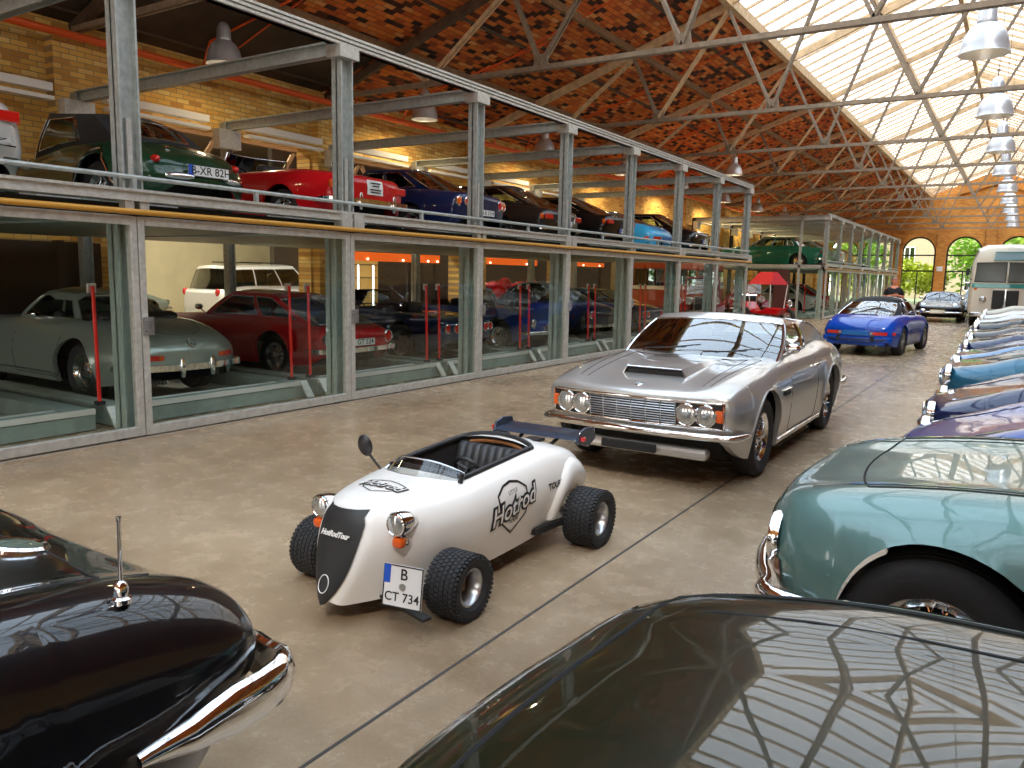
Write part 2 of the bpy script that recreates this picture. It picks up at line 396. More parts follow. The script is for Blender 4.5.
# ------------------------------------------------------------------ roof trusses
NB = [-13.2, -10.6, -7.9, -5.15]; TIE = 5.45
def truss(i, y, dark):
    lab = 'slim steel roof truss across the hall, %s from the camera in view' % ORD[max(0, i-3)] if i > 2 else 'steel roof truss overhead near the camera'
    t = thing('roof_truss', lab, 'roof truss', (HX, y, TIE), group='roof trusses of the hall')
    X = lambda x: x-HX
    b = MB()
    for s in (-.045, .045): b.bar((X(WL)+.1, s, 0), (-X(WL)-.1, s, 0), .04, .085)
    b.build('tie_beam', M_steel, t)
    for sx in (1, -1):
        f = lambda x: sx*X(x)
        b = MB(); b.bar((f(WL)+sx*.02, 0, roofz(WL)-.14-TIE), (f(HX-SKX), 0, SKZ-.14-TIE), .11, .17)
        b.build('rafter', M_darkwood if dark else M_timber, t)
        b = MB(); b.bar((f(HX-SKX), 0, SKZ-.06-TIE), (0, 0, RIDGE-.14-TIE), .09, .18); b.build('skylight_rafter', M_timber, t)
        tops = [(-11.4, roofz(-11.4)-.25), (-8.6, roofz(-8.6)-.25), (HX-SKX, SKZ-.25), (-3.9, 8.85)]
        pairs = [(NB[1], tops[0]), (NB[1], tops[1]), (NB[2], tops[1]), (NB[2], tops[2]), (NB[3], tops[2]), (NB[3], tops[3]), (HX, tops[3])]
        for xb, (xt, zt) in pairs:
            b = MB(); lite = (xb == NB[1] or (xb == NB[2] and xt > NB[2]-.5 and not dark))
            w = .03
            for s in (-.05, .05): b.bar((f(xb), s, .04), (f(xt), s, zt-TIE), w, .06)
            b.build('web_strut', M_timber if lite else M_steel, t)
        for xb in NB[1:]:
            b = MB(); b.prism([(f(xb)-.17, -.02), (f(xb)+.17, -.02), (f(xb)+.13, .25), (f(xb)-.13, .25)], -.012, .012, plane='XZ')
            b.build('gusset_plate', M_steel, t)
        if 2 < i:
            b = MB(); b.bar((f(-10.2), .1, 7.9-.95-TIE), (f(HX-SKX), .1, SKZ-.1-TIE), .05, .06); b.build('upper_brace', M_timber, t)
    return t
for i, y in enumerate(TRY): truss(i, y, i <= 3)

# ------------------------------------------------------------------ pendant lamps
M_lamp = mat('lamp_aluminium', (.60, .60, .61), .32, .5)
M_bulb = mat('lamp_bulb', (1, .9, .7), .5, em=(1, .82, .55), ems=6)
def lamp_proto():
    t = empty('pendant_lamp')
    b = MB(); b.lathe([(.02,.86),(.05,.85),(.10,.80),(.135,.70),(.145,.52),(.15,.50),(.145,.47),(.17,.46),(.24,.40),(.315,.28),(.35,.12),(.365,.02),(.375,.0),(.36,.0),(.345,.12),(.31,.27),(.24,.385),(.16,.44),(.02,.45)], 32)
    b.build('lamp_shade', M_lamp, t, smooth=40)
    b = MB(); b.sphere((0,0,.2), .09, 12); b.tube([(0,0,.28),(0,0,.44)], .045, 8); b.build('bulb', M_bulb, t, smooth=60)
    b = MB(); b.tube([(0,0,.85),(0,0,1.0)], .015, 6); b.tube([(.03*math.cos(k), 0, .98+.03*math.sin(k)) for k in np.linspace(0, 2*PI, 9)[:-1]], .007, 5, closed=True); b.build('hook', M_steel, t, smooth=60)
    return t
LP = lamp_proto(); first = [True]
def place_lamp(x, y, z, label, group, scale=1.0, rod=None, power=0, col=(1, .78, .45)):
    t = LP if first[0] else copy_tree(LP); first[0] = False
    t.location = (x, y, z); t.scale = (scale,)*3; tag(t, label, 'lamp', group)
    top = rod if rod else 8
    b = MB(); b.tube([(0,0,1.0), (0,0,(top-z)/scale)], .008/scale, 5); b.build('suspension_rod', M_steel, t)
    if power:
        d = bpy.data.lights.new('added_warm_spot', 'SPOT'); d.energy = power; d.color = col; d.spot_size = R(165); d.spot_blend = .6; d.shadow_soft_size = .1  # warm spot added inside the pendants to brighten brick and decks
        o = bpy.data.objects.new('added_warm_spot', d); o.parent = t; o.location = (0, 0, .06); COL.objects.link(o)
for i in range(9):
    place_lamp(-.87, 15.3+5.64*i, 5.32, 'brushed metal bell pendant lamp under the ridge skylight, %s from the camera' % ORD[i], 'bell lamps under the skylight', 1.0, rod=9.1)
for i in range(-1, 9):
    place_lamp(-12.35, 9.55+5.64*i, 5.25, 'metal bell pendant lamp beside the brick wall above the showcases, %s from the camera' % ORD[i+1], 'bell lamps along the brick wall', .86, rod=roofz(-12.35), power=45 if i < 1 else (190 if i < 4 else 300))
place_lamp(-9.0, 28.4, 5.3, 'pale bell pendant lamp hanging alone between trusses beyond the showcase end', 'lamp over the gap', .82, rod=roofz(-9.0), power=45 if i < 1 else (190 if i < 4 else 300))
# sprinkler pipe under the eaves
b = MB(); b.tube([(-13.12, YB+.3, 5.28), (-13.12, YE-.4, 5.28)], .065, 10)
for y in TRY: b.tube([(-13.15, y+.6, 5.28), (-13.15, y+.6, 5.55)], .025, 6)
p = b.build('sprinkler_pipe', M_orange, smooth=50); tag(p, 'long orange sprinkler pipe under the eaves along the brick wall', 'pipe')
for y in TRY[2:8]:
    q = MB(); q.tube([(-13.15, y+2.2, 5.28), (-12.9, y+2.2, roofz(-12.9)-.06), (-9.6, y+3.0, roofz(-9.6)-.06)], .022, 6); q.build('branch_pipe', M_orange, p, smooth=50)
# dark downpipe behind the green roadster
b = MB(); b.lathe([(.10, 2.4), (.10, 4.7), (.16, 4.72), (.17, 5.15), (.1, 5.18)], 14, (-13.3, 5.0, 0)); tag(b.build('downpipe', M_black, smooth=50), 'dark iron downpipe on the brick wall behind the green roadster', 'pipe')

b = MB(); b.box(-5.5, -5.1, YE-.21, YE-.185, 2.5, 2.85); tag(b.build('wall_sign', M_white), 'small white sign plate on the brick pier between the arches of the end wall', 'sign')
# ------------------------------------------------------------------ side hall seen through the wall openings
M_annexd = mat('annex_brick', (.20, .12, .05), .85, noise=.3, nscale=3)
M_annex = mat('annex_wall_pale', (.74, .66, .42), .8, noise=.06, nscale=2)
M_annexc = mat('annex_ceiling', (.22, .19, .15), .8)
b = MB(); b.box(-30.4, -30, YB, YE, 0, 6.5)
struct(b.build('wall_far_left', M_annexd))
b = MB(); b.box(-30.4, WL-.4, YB, YE, 6.5, 6.7); struct(b.build('ceiling_annex', M_annexc))
b = MB(); b.box(-30, WL-.4, YB-.3, YB, 0, 6.5); b.box(-30, WL-.4, YE, YE+.3, 0, 6.5); struct(b.build('wall_side_ends', M_annex))
b = MB(); b.box(-22.6, -22.4, 11.0, 19.5, 0, 3.6); struct(b.build('wall_annex_partition', M_annex))
M_annexfill = mat('annex_fill_light', (1, .95, .8), .5, em=(1, .93, .78), ems=14)
for i, (x, y) in enumerate([(-17, 7), (-17, 13), (-24, 11), (-24, 17), (-19, 26), (-24, 34)]):  # ceiling lamps added to brighten the side hall
    t = thing('annex_fill_light', 'added ceiling strip light brightening the side hall, %s from the near end' % ORD[i], 'lamp', (x, y, 6.29), group='added side hall strip lights')
    b = MB(); b.box(-.12, .12, -1.6, 1.6, .06, .2); b.build('housing', M_white, t)
    b = MB(); b.box(-.09, .09, -1.55, 1.55, 0, .06); b.build('diffuser', M_annexfill, t)
    d = bpy.data.lights.new('annex_fill_glow', 'AREA'); d.shape = 'RECTANGLE'; d.size = .2; d.size_y = 3.1; d.energy = 330 if i < 4 else 22; d.color = (1, .90, .72)
    o = bpy.data.objects.new('annex_fill_glow', d); o.parent = t; o.location = (0, 0, -.02); COL.objects.link(o)

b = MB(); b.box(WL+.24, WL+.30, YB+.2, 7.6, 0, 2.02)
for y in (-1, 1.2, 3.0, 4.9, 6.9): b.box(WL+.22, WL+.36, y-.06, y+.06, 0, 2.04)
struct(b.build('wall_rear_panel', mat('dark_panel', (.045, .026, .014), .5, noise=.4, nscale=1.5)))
b = MB()
for y in (8.3, 10.6, 12.9, 15.2, 17.5):
    b.bar((-15.6, y, 2.9), (-15.6, y+1.2, 4.6), .05, .10); b.bar((-15.6, y+1.2, 4.6), (-15.6, y+2.3, 2.9), .05, .10)
b.bar((-15.6, 7, 4.65), (-15.6, 20, 4.65), .14, .2); b.bar((-15.6, 7, 2.85), (-15.6, 20, 2.85), .1, .14); struct(b.build('trim_annex_lattice', mat('annex_timber', (.30, .16, .06), .7)))
# ------------------------------------------------------------------ two-storey car lift showcases
DECK, TOPZ, BX = 2.28, 4.36, -12.95
ZLOW, ZUP = .06, 2.13   # tyre level in the troughs of the lower and upper lifts
def ibeam(b, a, c, w, h, t=.02):
    """I section whose web stands along h"""
    a = Vector(a); c = Vector(c); d = (c-a).normalized(); up = Vector((0, 0, 1)) if abs(d.z) < .9 else Vector((0, 1, 0))
    b.bar(a, c, t, h, up); b.bar(a+up*(h/2-t/2), c+up*(h/2-t/2), w, t, up); b.bar(a-up*(h/2-t/2), c-up*(h/2-t/2), w, t, up)
NTH = lambda i: ORD[i] if i < len(ORD) else str(i)
def showcase(pys, glazed_top, where, x0=SX, first_vis=0, doors=True):
    y0, y1 = pys[0], pys[-1]
    for i, y in enumerate(pys):
        nm = NTH(max(0, i-first_vis))
        b = MB(); ibeam(b, (0, 0, 0), (0, 0, DECK-.2), .18, .21)
        tag(b.build('ground_post', M_postgreen, loc=(x0-.16, y, 0)), 'green grey ground floor post behind the glass of %s, %s from the camera' % (where, nm), 'post', 'ground floor posts of '+where)
        t = thing('deck_post', 'galvanised upper floor front post of %s, %s from the camera' % (where, nm), 'post', (x0-.16, y, 0), group='upper front posts of '+where)
        b = MB(); ibeam(b, (.13, 0, DECK+.0), (.13, 0, TOPZ-.1), .16, .20); b.build('post', M_galv, t)
        b = MB(); b.box(.13, .19, -.03, .02, DECK, 3.0); b.build('cover_strip', M_galvl, t)
        b = MB(); b.box(.03, .26, -.16, .16, TOPZ-.20, TOPZ-.06); b.build('bracket', M_galvl, t)
        b = MB(); b.tube([(.1, .16, DECK), (.1, .16, TOPZ-.1)], .008, 5); b.build('hoist_cable', M_black, t)
        t = thing('rear_post', 'steel back post against the brick wall in %s, %s from the camera' % (where, nm), 'post', (BX, y, 0), group='back posts of '+where)
        b = MB(); ibeam(b, (0, 0, 0), (0, 0, TOPZ), .16, .16); b.build('column', M_dark if glazed_top else M_galv, t)
        b = MB(); b.box(.085, .28, -.36, .12, TOPZ-.50, TOPZ-.16); b.build('motor_housing', M_galvl, t)
        b = MB(); ibeam(b, (BX, y, TOPZ-.06), (x0-.1, y, TOPZ-.06), .12, .17)
        tag(b.build('cross_beam', M_galv), 'galvanised overhead cross beam of %s, %s from the camera' % (where, nm), 'beam', 'cross beams of '+where)
    for i, (a, c) in enumerate(zip(pys, pys[1:])):
        b = MB(); b.box(BX-.06, BX+.12, a+.42, c-.44, TOPZ-.06, TOPZ+.06); b.box(BX-.02, BX+.15, a+.42, c-.44, TOPZ-.2, TOPZ-.14)
        tag(b.build('wall_rail', M_white), 'white wall guide rail in upper bay of %s, %s from the camera' % (where, NTH(max(0, i-first_vis))), 'rail', 'wall rails of '+where)
    t = thing('top_rail', 'long ribbed steel rail capping the front of %s' % where, 'rail', (x0, y0, TOPZ))
    b = MB(); L = y1-y0+.2
    for dz in (-.06, -.01, .04): b.box(-.06, .07, -.1, L, dz, dz+.028)
    b.box(-.06, .03, -.1, L, -.06, .06); b.build('channel', M_galvl, t)
    t = thing('deck_edge', 'galvanised deck edge beam with handrail along the upper floor of %s' % where, 'beam', (x0, y0, DECK))
    b = MB(); b.box(-.1, .12, -.1, L, -.03, .0); b.box(-.1, .1, -.1, L, -.0, .075); b.box(.08, .125, -.1, L, .055, .08); b.build('edge_channel', M_galvl, t)
    b = MB(); b.tube([(.06, -.1, .19), (.06, L, .19)], .022, 8); b.build('handrail', M_galv, t, smooth=50)
    for k in range(int(L/1.4)+1):
        b = MB(); b.box(.04, .08, k*1.4-.02, k*1.4+.02, .08, .19); b.build('handrail_stay', M_galv, t)
    b = MB(); b.box(-.1, -.02, -.1, L, -.24, -.05); b.build('back_channel', M_dark, t)
    for i, y in enumerate(pys):
        for q in ((-.19, -.02), (.02, .19)) if i % 2 else ((-.12, -.03), (.03, .12)):
            b = MB(); b.box(.0, .14 if i % 2 else .1, y-y0+q[0], y-y0+q[1], -.15, .06 if i % 2 else .0); b.build('junction_box' if i % 2 else 'clamp_bracket', M_galvl, t)
    if doors:
        b = MB(); b.tube([(.13, -.1, -.13), (.13, L, -.13)], .027, 10); tag(b.build('ochre_pipe', M_ochre, smooth=50, loc=(x0, y0, DECK)), 'ochre gas pipe running along the front of %s' % where, 'pipe')
    # upper deck and lower lift platforms
    for i, (a, c) in enumerate(zip(pys, pys[1:])):
        nm = NTH(max(0, i-first_vis))
        t = thing('upper_platform', 'upper lift platform of %s, %s bay from the camera' % (where, nm), 'platform', (0, (a+c)/2, 0), group='upper lift platforms of '+where)
        h = (c-a)/2-.13
        b = MB(); b.box(BX+.15, x0-.3, -h, h, ZUP-.03, ZUP-.002); b.build('floor_plate', M_lift, t)
        for q in (-1, 1):
            b = MB(); b.box(BX+.15, x0-.3, q*h-.08*(q+1), q*h+.08*(1-q), ZUP, DECK+.02); b.build('side_rail', M_lift, t)
            b = MB(); b.box(x0-.6, x0-.3, q*(h-.37)-.2, q*(h-.37)+.2, ZUP, DECK+.03); b.build('wheel_stop', M_galvl, t)
        t = thing('lift_platform', 'low green grey lift platform behind glass in %s, %s bay from the camera' % (where, nm), 'platform', (0, (a+c)/2, 0), group='lift platforms of '+where)
        h = (c-a)/2-.1
        for q in (-1, 1): b = MB(); b.box(BX+.15, x0-.62, q*h-.11*(q+1), q*h+.11*(1-q), .01, .22); b.build('side_rail', M_lift, t, bevel=.006)
        b = MB(); b.box(BX+.15, x0-1.1, -h+.22, h-.22, .01, .055); b.build('floor_plate', M_lift, t)
        b = MB(); b.prism([(x0-.62, .01), (x0-.62, .16), (x0-.95, .19), (x0-1.1, .05), (x0-1.1, .01)], -h+.22, h-.22, plane='XZ'); b.build('front_ramp', M_lift, t)
        b = MB(); b.box(x0-.65, x0-.612, -h, h, .17, .225); b.box(x0-1.0, x0-.95, -h+.22, h-.22, .185, .2); b.build('edge_stripe', M_stripe, t)
    if doors:
        for i, (a, c) in enumerate(zip(pys, pys[1:])):
            nm = NTH(max(0, i-first_vis))
            t = thing('glass_door', 'steel framed sliding glass door of %s, %s bay from the camera' % (where, nm), 'door', (x0+.05, a, 0), group='glass doors of '+where)
            w = c-a; q = .035
            b = MB(); b.box(-q, q, .005, .072, .03, 2.11); b.box(-q, q, w-.072, w-.005, .03, 2.11); b.box(-q, q, .072, w-.072, 2.03, 2.11); b.box(-q, q, .072, w-.072, .03, .12)
            b.build('door_frame', M_galvl, t, bevel=.006)
            b = MB(); b.box(-.005, .005, .08, w-.08, .12, 2.04); b.build('glass_pane', M_showglass, t)
            b = MB(); b.box(.035, .05, .01, .12, 1.0, 1.17); b.box(.05, .075, .03, .10, 1.03, 1.05); b.box(.05, .075, .03, .10, 1.12, 1.14); b.box(.065, .075, .08, .10, 1.03, 1.14); b.build('handle', M_brushed, t)
            b = MB(); b.box(.01, .03, w*.3, w*.3+.08, .0, .04); b.box(.01, .03, w*.9, w*.9+.08, 0, .04); b.build('roller', M_dark, t)
def lift_pole(y, lab):
    t = thing('red_guard_pole', lab, 'pole', (-7.93, y, .22), group='red guard poles of the lifts')
    b = MB(); b.tube([(0,0,.03), (-.02,0,1.22)], .02, 8); b.build('pole', M_red, t, smooth=50)
    b = MB(); b.box(-.04, .04, -.04, .04, 0, .04); b.build('socket', M_dark, t)
    b = MB(); b.prism([(.24, -.05), (.26, -.05), (.26, -.19), (.42, -.19)][:0] or [(.2, .0), (.215, .012), (.36, -.19), (.34, -.2)], -.055, .055, plane='XZ'); b.build('ramp_plate', M_galvl, t)
    b = MB(); b.box(-.055, -.035, -.045, .045, 1.15, 1.25); b.build('sign_plate', M_white, t)
showcase(PY[:], False, 'the near showcase', first_vis=2)
for i, y in enumerate(PY[2:-1]):
    for s in (-1, 1): 
        if i == 0 and s > 0: continue
        lift_pole(y+s*.16+(.23 if i == 0 else .0), 'red guard pole behind the glass on the %s side of the %s showcase post' % ('near' if s < 0 else 'far', NTH(i)))
# far showcase: glazed on both floors
PY2 = [35.5+2.8*i for i in range(9)]
showcase(PY2, True, 'the far showcase')
for i, (a, c) in enumerate(zip(PY2, PY2[1:])):
    b = MB(); b.box(SX+.02, SX+.03, a+.05, c-.05, DECK+.2, TOPZ-.1); tag(b.build('upper_glass', M_showglass), 'large glass sheet closing upper floor of the far showcase, %s from the camera' % ORD[i], 'glass', 'upper glass of the far showcase')
t = thing('end_screen', 'glazed end screen of the far showcase facing the gap', 'screen', (-10, 35.22, 0))
q = MB(); q.box(-2.85, 2.78, -.04, .04, DECK-.12, DECK+.02); q.box(-2.85, 2.78, -.04, .04, TOPZ-.2, TOPZ-.08)
for x in (1.9, -.6, -2.8): q.box(x-.05, x+.05, -.04, .04, 0, TOPZ-.08)
q.build('frame', M_galv, t)
q = MB(); q.box(-2.84, 2.77, -.005, .005, .1, DECK-.13); q.build('lower_pane', M_showglass, t); q = MB(); q.box(-2.84, 2.77, -.005, .005, DECK+.03, TOPZ-.21); q.build('upper_pane', M_showglass, t)
b = MB(); b.box(-9.05, -8.45, 34.9, 35.2, 0, DECK-.2); tag(b.build('brown_column', mat('brown_panel', (.07, .02, .018), .5)), 'dark brown column standing before the end screen of the far showcase', 'column')

lift_pole(35.9, 'red guard pole at the near end of the far showcase')
# ------------------------------------------------------------------ vehicles: shared builders
def pchip(xs, ys, x):
    xs = np.asarray(xs, float); ys = np.asarray(ys, float); x = np.asarray(x, float)
    h = np.diff(xs); d = np.diff(ys)/h; m = np.zeros_like(ys)
    for i in range(1, len(xs)-1):
        if d[i-1]*d[i] > 0:
            w1 = 2*h[i]+h[i-1]; w2 = h[i]+2*h[i-1]; m[i] = (w1+w2)/(w1/d[i-1]+w2/d[i])
    m[0] = d[0]; m[-1] = d[-1]
    i = np.clip(np.searchsorted(xs, x)-1, 0, len(xs)-2); t = (np.clip(x, xs[0], xs[-1])-xs[i])/h[i]
    return ys[i]*(1+2*t)*(1-t)**2+h[i]*m[i]*t*(1-t)**2+ys[i+1]*t*t*(3-2*t)+h[i]*m[i+1]*t*t*(t-1)
def catmull(P, sub):
    P = [np.array(p, float) for p in P]; out = []
    for i in range(len(P)-1):
        p0 = P[i-1] if i else 2*P[0]-P[1]; p1, p2 = P[i], P[i+1]; p3 = P[i+2] if i+2 < len(P) else 2*P[-1]-P[-2]
        # centripetal-like damping keeps the corners from overshooting
        l = np.linalg.norm(p2-p1)+1e-9; m1 = (p2-p0)/(np.linalg.norm(p2-p0)+1e-9)*l; m2 = (p3-p1)/(np.linalg.norm(p3-p1)+1e-9)*l
        for k in range(sub):
            t = k/sub
            out.append((1+2*t)*(1-t)**2*p1+t*(1-t)**2*m1+t*t*(3-2*t)*p2+t*t*(t-1)*m2)
    out.append(P[-1]); return np.array(out)
SUB = 4
class Shell:
    """half-section loft; rows of st = (x, zc, ys, zs, ym, zm, yb, zb): crown height, shoulder, widest line, sill"""
    def __init__(s, st, wheels, ra, zw, nose=(.10, .04, .0), tail=(.10, .04, .0), step=.07, flare=.012, crown=.35, peak=0.0):
        st = sorted(st); A = np.array(st, float); s.A = A; s.x0, s.x1 = A[0, 0], A[-1, 0]
        xs = set(np.arange(s.x0, s.x1, step).tolist()) | {s.x0, s.x1}
        for xw in wheels:
            for k in range(15): xs.add(xw-ra*math.cos(PI*k/14))
            xs |= {xw-ra-.004, xw+ra+.004}
        for r, e in ((nose[1], 1), (tail[1], -1)):
            for k in range(1, 5):
                xs.add((s.x1 if e > 0 else s.x0)-e*r*(1-math.sin(PI/2*k/5)))
        xs = sorted(xs); keep = [xs[0]]
        for x in xs[1:]:
            if x-keep[-1] > .0025: keep.append(x)
        s.xs = np.array(keep); s.rows = []
        V = [pchip(A[:, 0], A[:, c], s.xs) for c in range(1, 8)]
        for i, x in enumerate(s.xs):
            zc, ys, zs, ym, zm, yb, zb = [v[i] for v in V]
            r = None
            ins = 0
            if nose[1] and x > s.x1-nose[1]: ins = nose[1]*(1-math.sqrt(max(0, 1-((x-s.x1+nose[1])/nose[1])**2)))
            if tail[1] and x < s.x0+tail[1]: ins = max(ins, tail[1]*(1-math.sqrt(max(0, 1-((s.x0+tail[1]-x)/tail[1])**2))))
            P = [(0, zc-ins), (ys*.5, zc-ins-(zc-zs)*crown*.5), (ys-ins, zs-ins*.7), (ym-ins, zm), (yb-ins, zb+ins*.6)]
            c = catmull(P, SUB)
            for xw in wheels:
                if abs(x-xw) <= ra+1e-6:
                    za = zw+math.sqrt(max(0, ra*ra-(x-xw)**2)); j0 = 2*SUB
                    while c[j0][1] < za+.015 and j0 > SUB: j0 -= 1
                    seg = c[j0:]; ln = [0]
                    for a, b in zip(seg, seg[1:]): ln.append(ln[-1]+np.linalg.norm(b-a))
                    cut = ln[-1]
                    for k in range(len(seg)-1):
                        if seg[k][1] >= za > seg[k+1][1]: cut = ln[k]+(ln[k+1]-ln[k])*(seg[k][1]-za)/(seg[k][1]-seg[k+1][1]); break
                    t = np.linspace(0, cut, len(seg)); seg2 = np.stack([np.interp(t, ln, seg[:, 0]), np.interp(t, ln, seg[:, 1])], 1)
                    c = np.concatenate([c[:j0], seg2])
            for k in range(len(c)):
                for xw in wheels:
                    dd = math.hypot(x-xw, c[k][1]-zw)-ra
                    if -.02 < dd < .12 and k > 2*SUB: c[k][0] += flare*(1-max(dd, 0)/.12)**2
            lip = np.array([[c[-1][0]-.05, c[-1][1]+.004]])
            s.rows.append(np.concatenate([c, lip]))
        s.nose, s.tail = nose, tail
        s.hw = max(A[:, 4])
        s.wrp = lambda x, y, z: x
    def warp(s, x, y, z):
        n, t = s.nose, s.tail
        w = max(0, (x-(s.x1-.75))/.75); w2 = max(0, ((s.x0+.75)-x)/.75)
        x -= (n[0]*(abs(y)/s.hw)**2.2+n[2]*max(0, .62-z))*w*w
        x += (t[0]*(abs(y)/s.hw)**2.2+t[2]*max(0, .62-z))*w2*w2
        return x
    def point(s, i, k, sgn): y, z = s.rows[i][k]; return (s.warp(s.xs[i], y, z), sgn*y, z)
    def build(s, name, mats, parent, cut=(), matfn=None, smooth=38):
        """cut: (xa, xb, kmax) removes the faces of rings 0..kmax between the stations"""
        b = MB(); n = len(s.rows[0]); ids = {}
        def vid(i, k, sg):
            key = (i, k, sg if k else 1)
            if key not in ids: ids[key] = len(b.v); b.v.append(s.point(i, k, sg))
            return ids[key]
        for i in range(len(s.xs)-1):
            xm = (s.xs[i]+s.xs[i+1])/2
            for k in range(n-1):
                if any(xa < xm < xb and k < km for xa, xb, km in cut): continue
                for sg in (1, -1):
                    q = (vid(i, k, sg), vid(i+1, k, sg), vid(i+1, k+1, sg), vid(i, k+1, sg))
                    b.f.append(q if sg < 0 else q[::-1]); b.m.append(matfn(xm, k) if matfn else 0)
        NA = 10   # end caps, woven across
        for i, e in ((len(s.xs)-1, 1), (0, -1)):
            rows = []
            for k in range(n-1):
                y, z = s.rows[i][k]; r = []
                for a in range(NA+1):
                    yy = y*(1-2*a/NA)
                    if a == 0: r.append(vid(i, k, 1))
                    elif a == NA: r.append(vid(i, k, -1))
                    elif k == 0: r.append(vid(i, 0, 1))
                    else: r.append(len(b.v)); b.v.append((s.warp(s.xs[i], yy, z), yy, z))
                rows.append(r)
            for k in range(n-2):
                for a in range(NA):
                    q = [rows[k][a], rows[k][a+1], rows[k+1][a+1], rows[k+1][a]]; q = [v for j, v in enumerate(q) if v not in q[:j]]
                    if len(q) > 2: b.f.append(tuple(q if e > 0 else q[::-1])); b.m.append(matfn(s.xs[i], k) if matfn else 0)
        o = b.build(name, mats, parent, smooth=smooth)
        s.bvh = BVHTree.FromPolygons([Vector(v) for v in b.v], b.f)
        return o
    def top(s, x, y, lift=0.0):
        h = s.bvh.ray_cast(Vector((x, y, 4)), Vector((0, 0, -1)))[0]; return Vector((x, y, (h.z if h else .6)+lift))
    def front(s, y, z, e=1, lift=0.0):
        xe = s.x1 if e > 0 else s.x0
        for k in range(7):
            h = s.bvh.ray_cast(Vector((e*8, y, z+.03*k)), Vector((-e, 0, 0)))[0]
            if h and abs(h.x-xe) < .8: break
        return Vector(((h.x if h else (s.x1 if e > 0 else s.x0))+e*lift, y, z))
    def side(s, x, z, sg=1, lift=0.0):
        h = s.bvh.ray_cast(Vector((x, sg*4, z)), Vector((0, -sg, 0)))[0]; return Vector((x, (h.y if h else sg*s.hw)+sg*lift, z))

WHEELS = {}
def wheel_meshes(kind, r, w, rr):
    key = (kind, round(r, 3), round(w, 3))
    if key in WHEELS: return WHEELS[key]
    h = w/2; n = 48 if kind in ('wire', 'kart') else 32
    b = MB(); s = (r-rr)
    b.lathe([(rr,-h*.8),(rr+s*.25,-h),(rr+s*.7,-h*1.04),(r-.012,-h*.86),(r,-h*.7),(r,-h*.28),(r-.006,-h*.26),(r-.006,-h*.2),(r,-h*.18),(r,h*.18),(r-.006,h*.2),(r-.006,h*.26),(r,h*.28),(r,h*.7),(r-.012,h*.86),(rr+s*.7,h*1.04),(rr+s*.25,h),(rr,h*.8)], n, axis='Y')
    if kind == 'kart':   # block tread
        N = 42
        for i in range(N):
            for j in range(6):
                t = 2*PI*(i+.5*(j % 2))/N; y = -h*.75+j*h*.3
                m = Matrix.Rotation(-t, 4, 'Y'); st = len(b.v)
                b.box(r-.004, r+.0045, y-h*.12, y+h*.12, -PI*r/N*.78, PI*r/N*.78); b.xf(m, st)
            for sg in (-1, 1):
                t = 2*PI*i/N; m = Matrix.Rotation(-t, 4, 'Y'); st = len(b.v)
                b.box(r-.03, r-.002, sg*h*.9-.012, sg*h*.9+.012, -PI*r/N*.6, PI*r/N*.6); b.xf(m, st)
    tyre = b.mesh('tyre', M_rubber, 35)
    b = MB()   # outer face at +Y
    f = h*.82
    if kind == 'wire':
        b.lathe([(rr-.03,-f),(rr-.015,-f*.9),(rr-.045,0),(rr-.035,f*.7),(rr-.02,f*.82),(rr,f),(rr+.006,f),(rr+.006,-f)], n, axis='Y')
        b.lathe([(.0,f*.98),(.03,f*.95),(.045,f*.75),(.06,f*.6),(.07,0),(.07,-f)], 20, axis='Y')
        b.bar((-.07, f*.9, 0), (.07, f*.9, 0), .03, .03); 
        for k in range(40):
            t = 2*PI*k/40; t2 = t+(.35 if k % 2 else -.35); ya = f*.62 if k % 4 < 2 else -f*.3; yb = f*.15
            b.tube([(.066*math.cos(t2), ya, .066*math.sin(t2)), ((rr-.04)*math.cos(t), yb, (rr-.04)*math.sin(t))], .0035, 4, caps=False)
        rm = [M_chrome]
    elif kind == 'kart':
        b.lathe([(rr,-f),(rr-.012,-f*.9),(rr-.014,f*.2),(rr-.006,f*.85),(rr+.004,f),(rr-.006,f*1.02),(rr-.02,f*.8),(rr-.03,f*.1),(rr-.032,-f*.2)], n, axis='Y'); b.lathe([(rr-.032,-f*.2),(.05,-f*.25),(.045,f*.05),(0,f*.05)], n, axis='Y', mi=1)
        for k in range(4):
            t = PI/4+PI/2*k; b.lathe([(.0,.0),(.011,.0),(.011,-.02)], 8, (.036*math.cos(t), f*.12, .036*math.sin(t)), axis='Y')
        rm = [M_brushed, M_steel]
    elif kind == 'alloy':
        b.lathe([(rr-.02,-f),(rr-.03,0),(rr-.02,f*.8),(rr,f),(rr+.006,f*.9)], n, axis='Y')
        for k in range(5):
            t = 2*PI*k/5
            for d in (-.13, .13):
                b.bar((.04*math.cos(t), f*.62, .04*math.sin(t)), ((rr-.02)*math.cos(t+d), f*.8, (rr-.02)*math.sin(t+d)), .035, .03, up=(0,1,0))
        b.lathe([(0,f*.8),(.05,f*.75),(.06,f*.4),(.06,-f)], 16, axis='Y'); b.lathe([(.13, -f*.1), (0, -f*.1)], 20, axis='Y')
        rm = [M_brushed]
    else:   # pressed steel with a dished hub cap
        b.lathe([(rr+.006,f),(rr-.008,f*1.02),(rr-.02,f*.8),(rr-.045,f*.45),(rr*.62,f*.55),(rr*.58,f*.75),(rr*.4,f*.95),(rr*.15,f*1.02),(0,f*1.03)], n, axis='Y')
        rm = [M_brushed if kind == 'steel' else M_chrome]
    rim = b.mesh('rim', rm, 35)
    WHEELS[key] = (tyre, rim); return WHEELS[key]
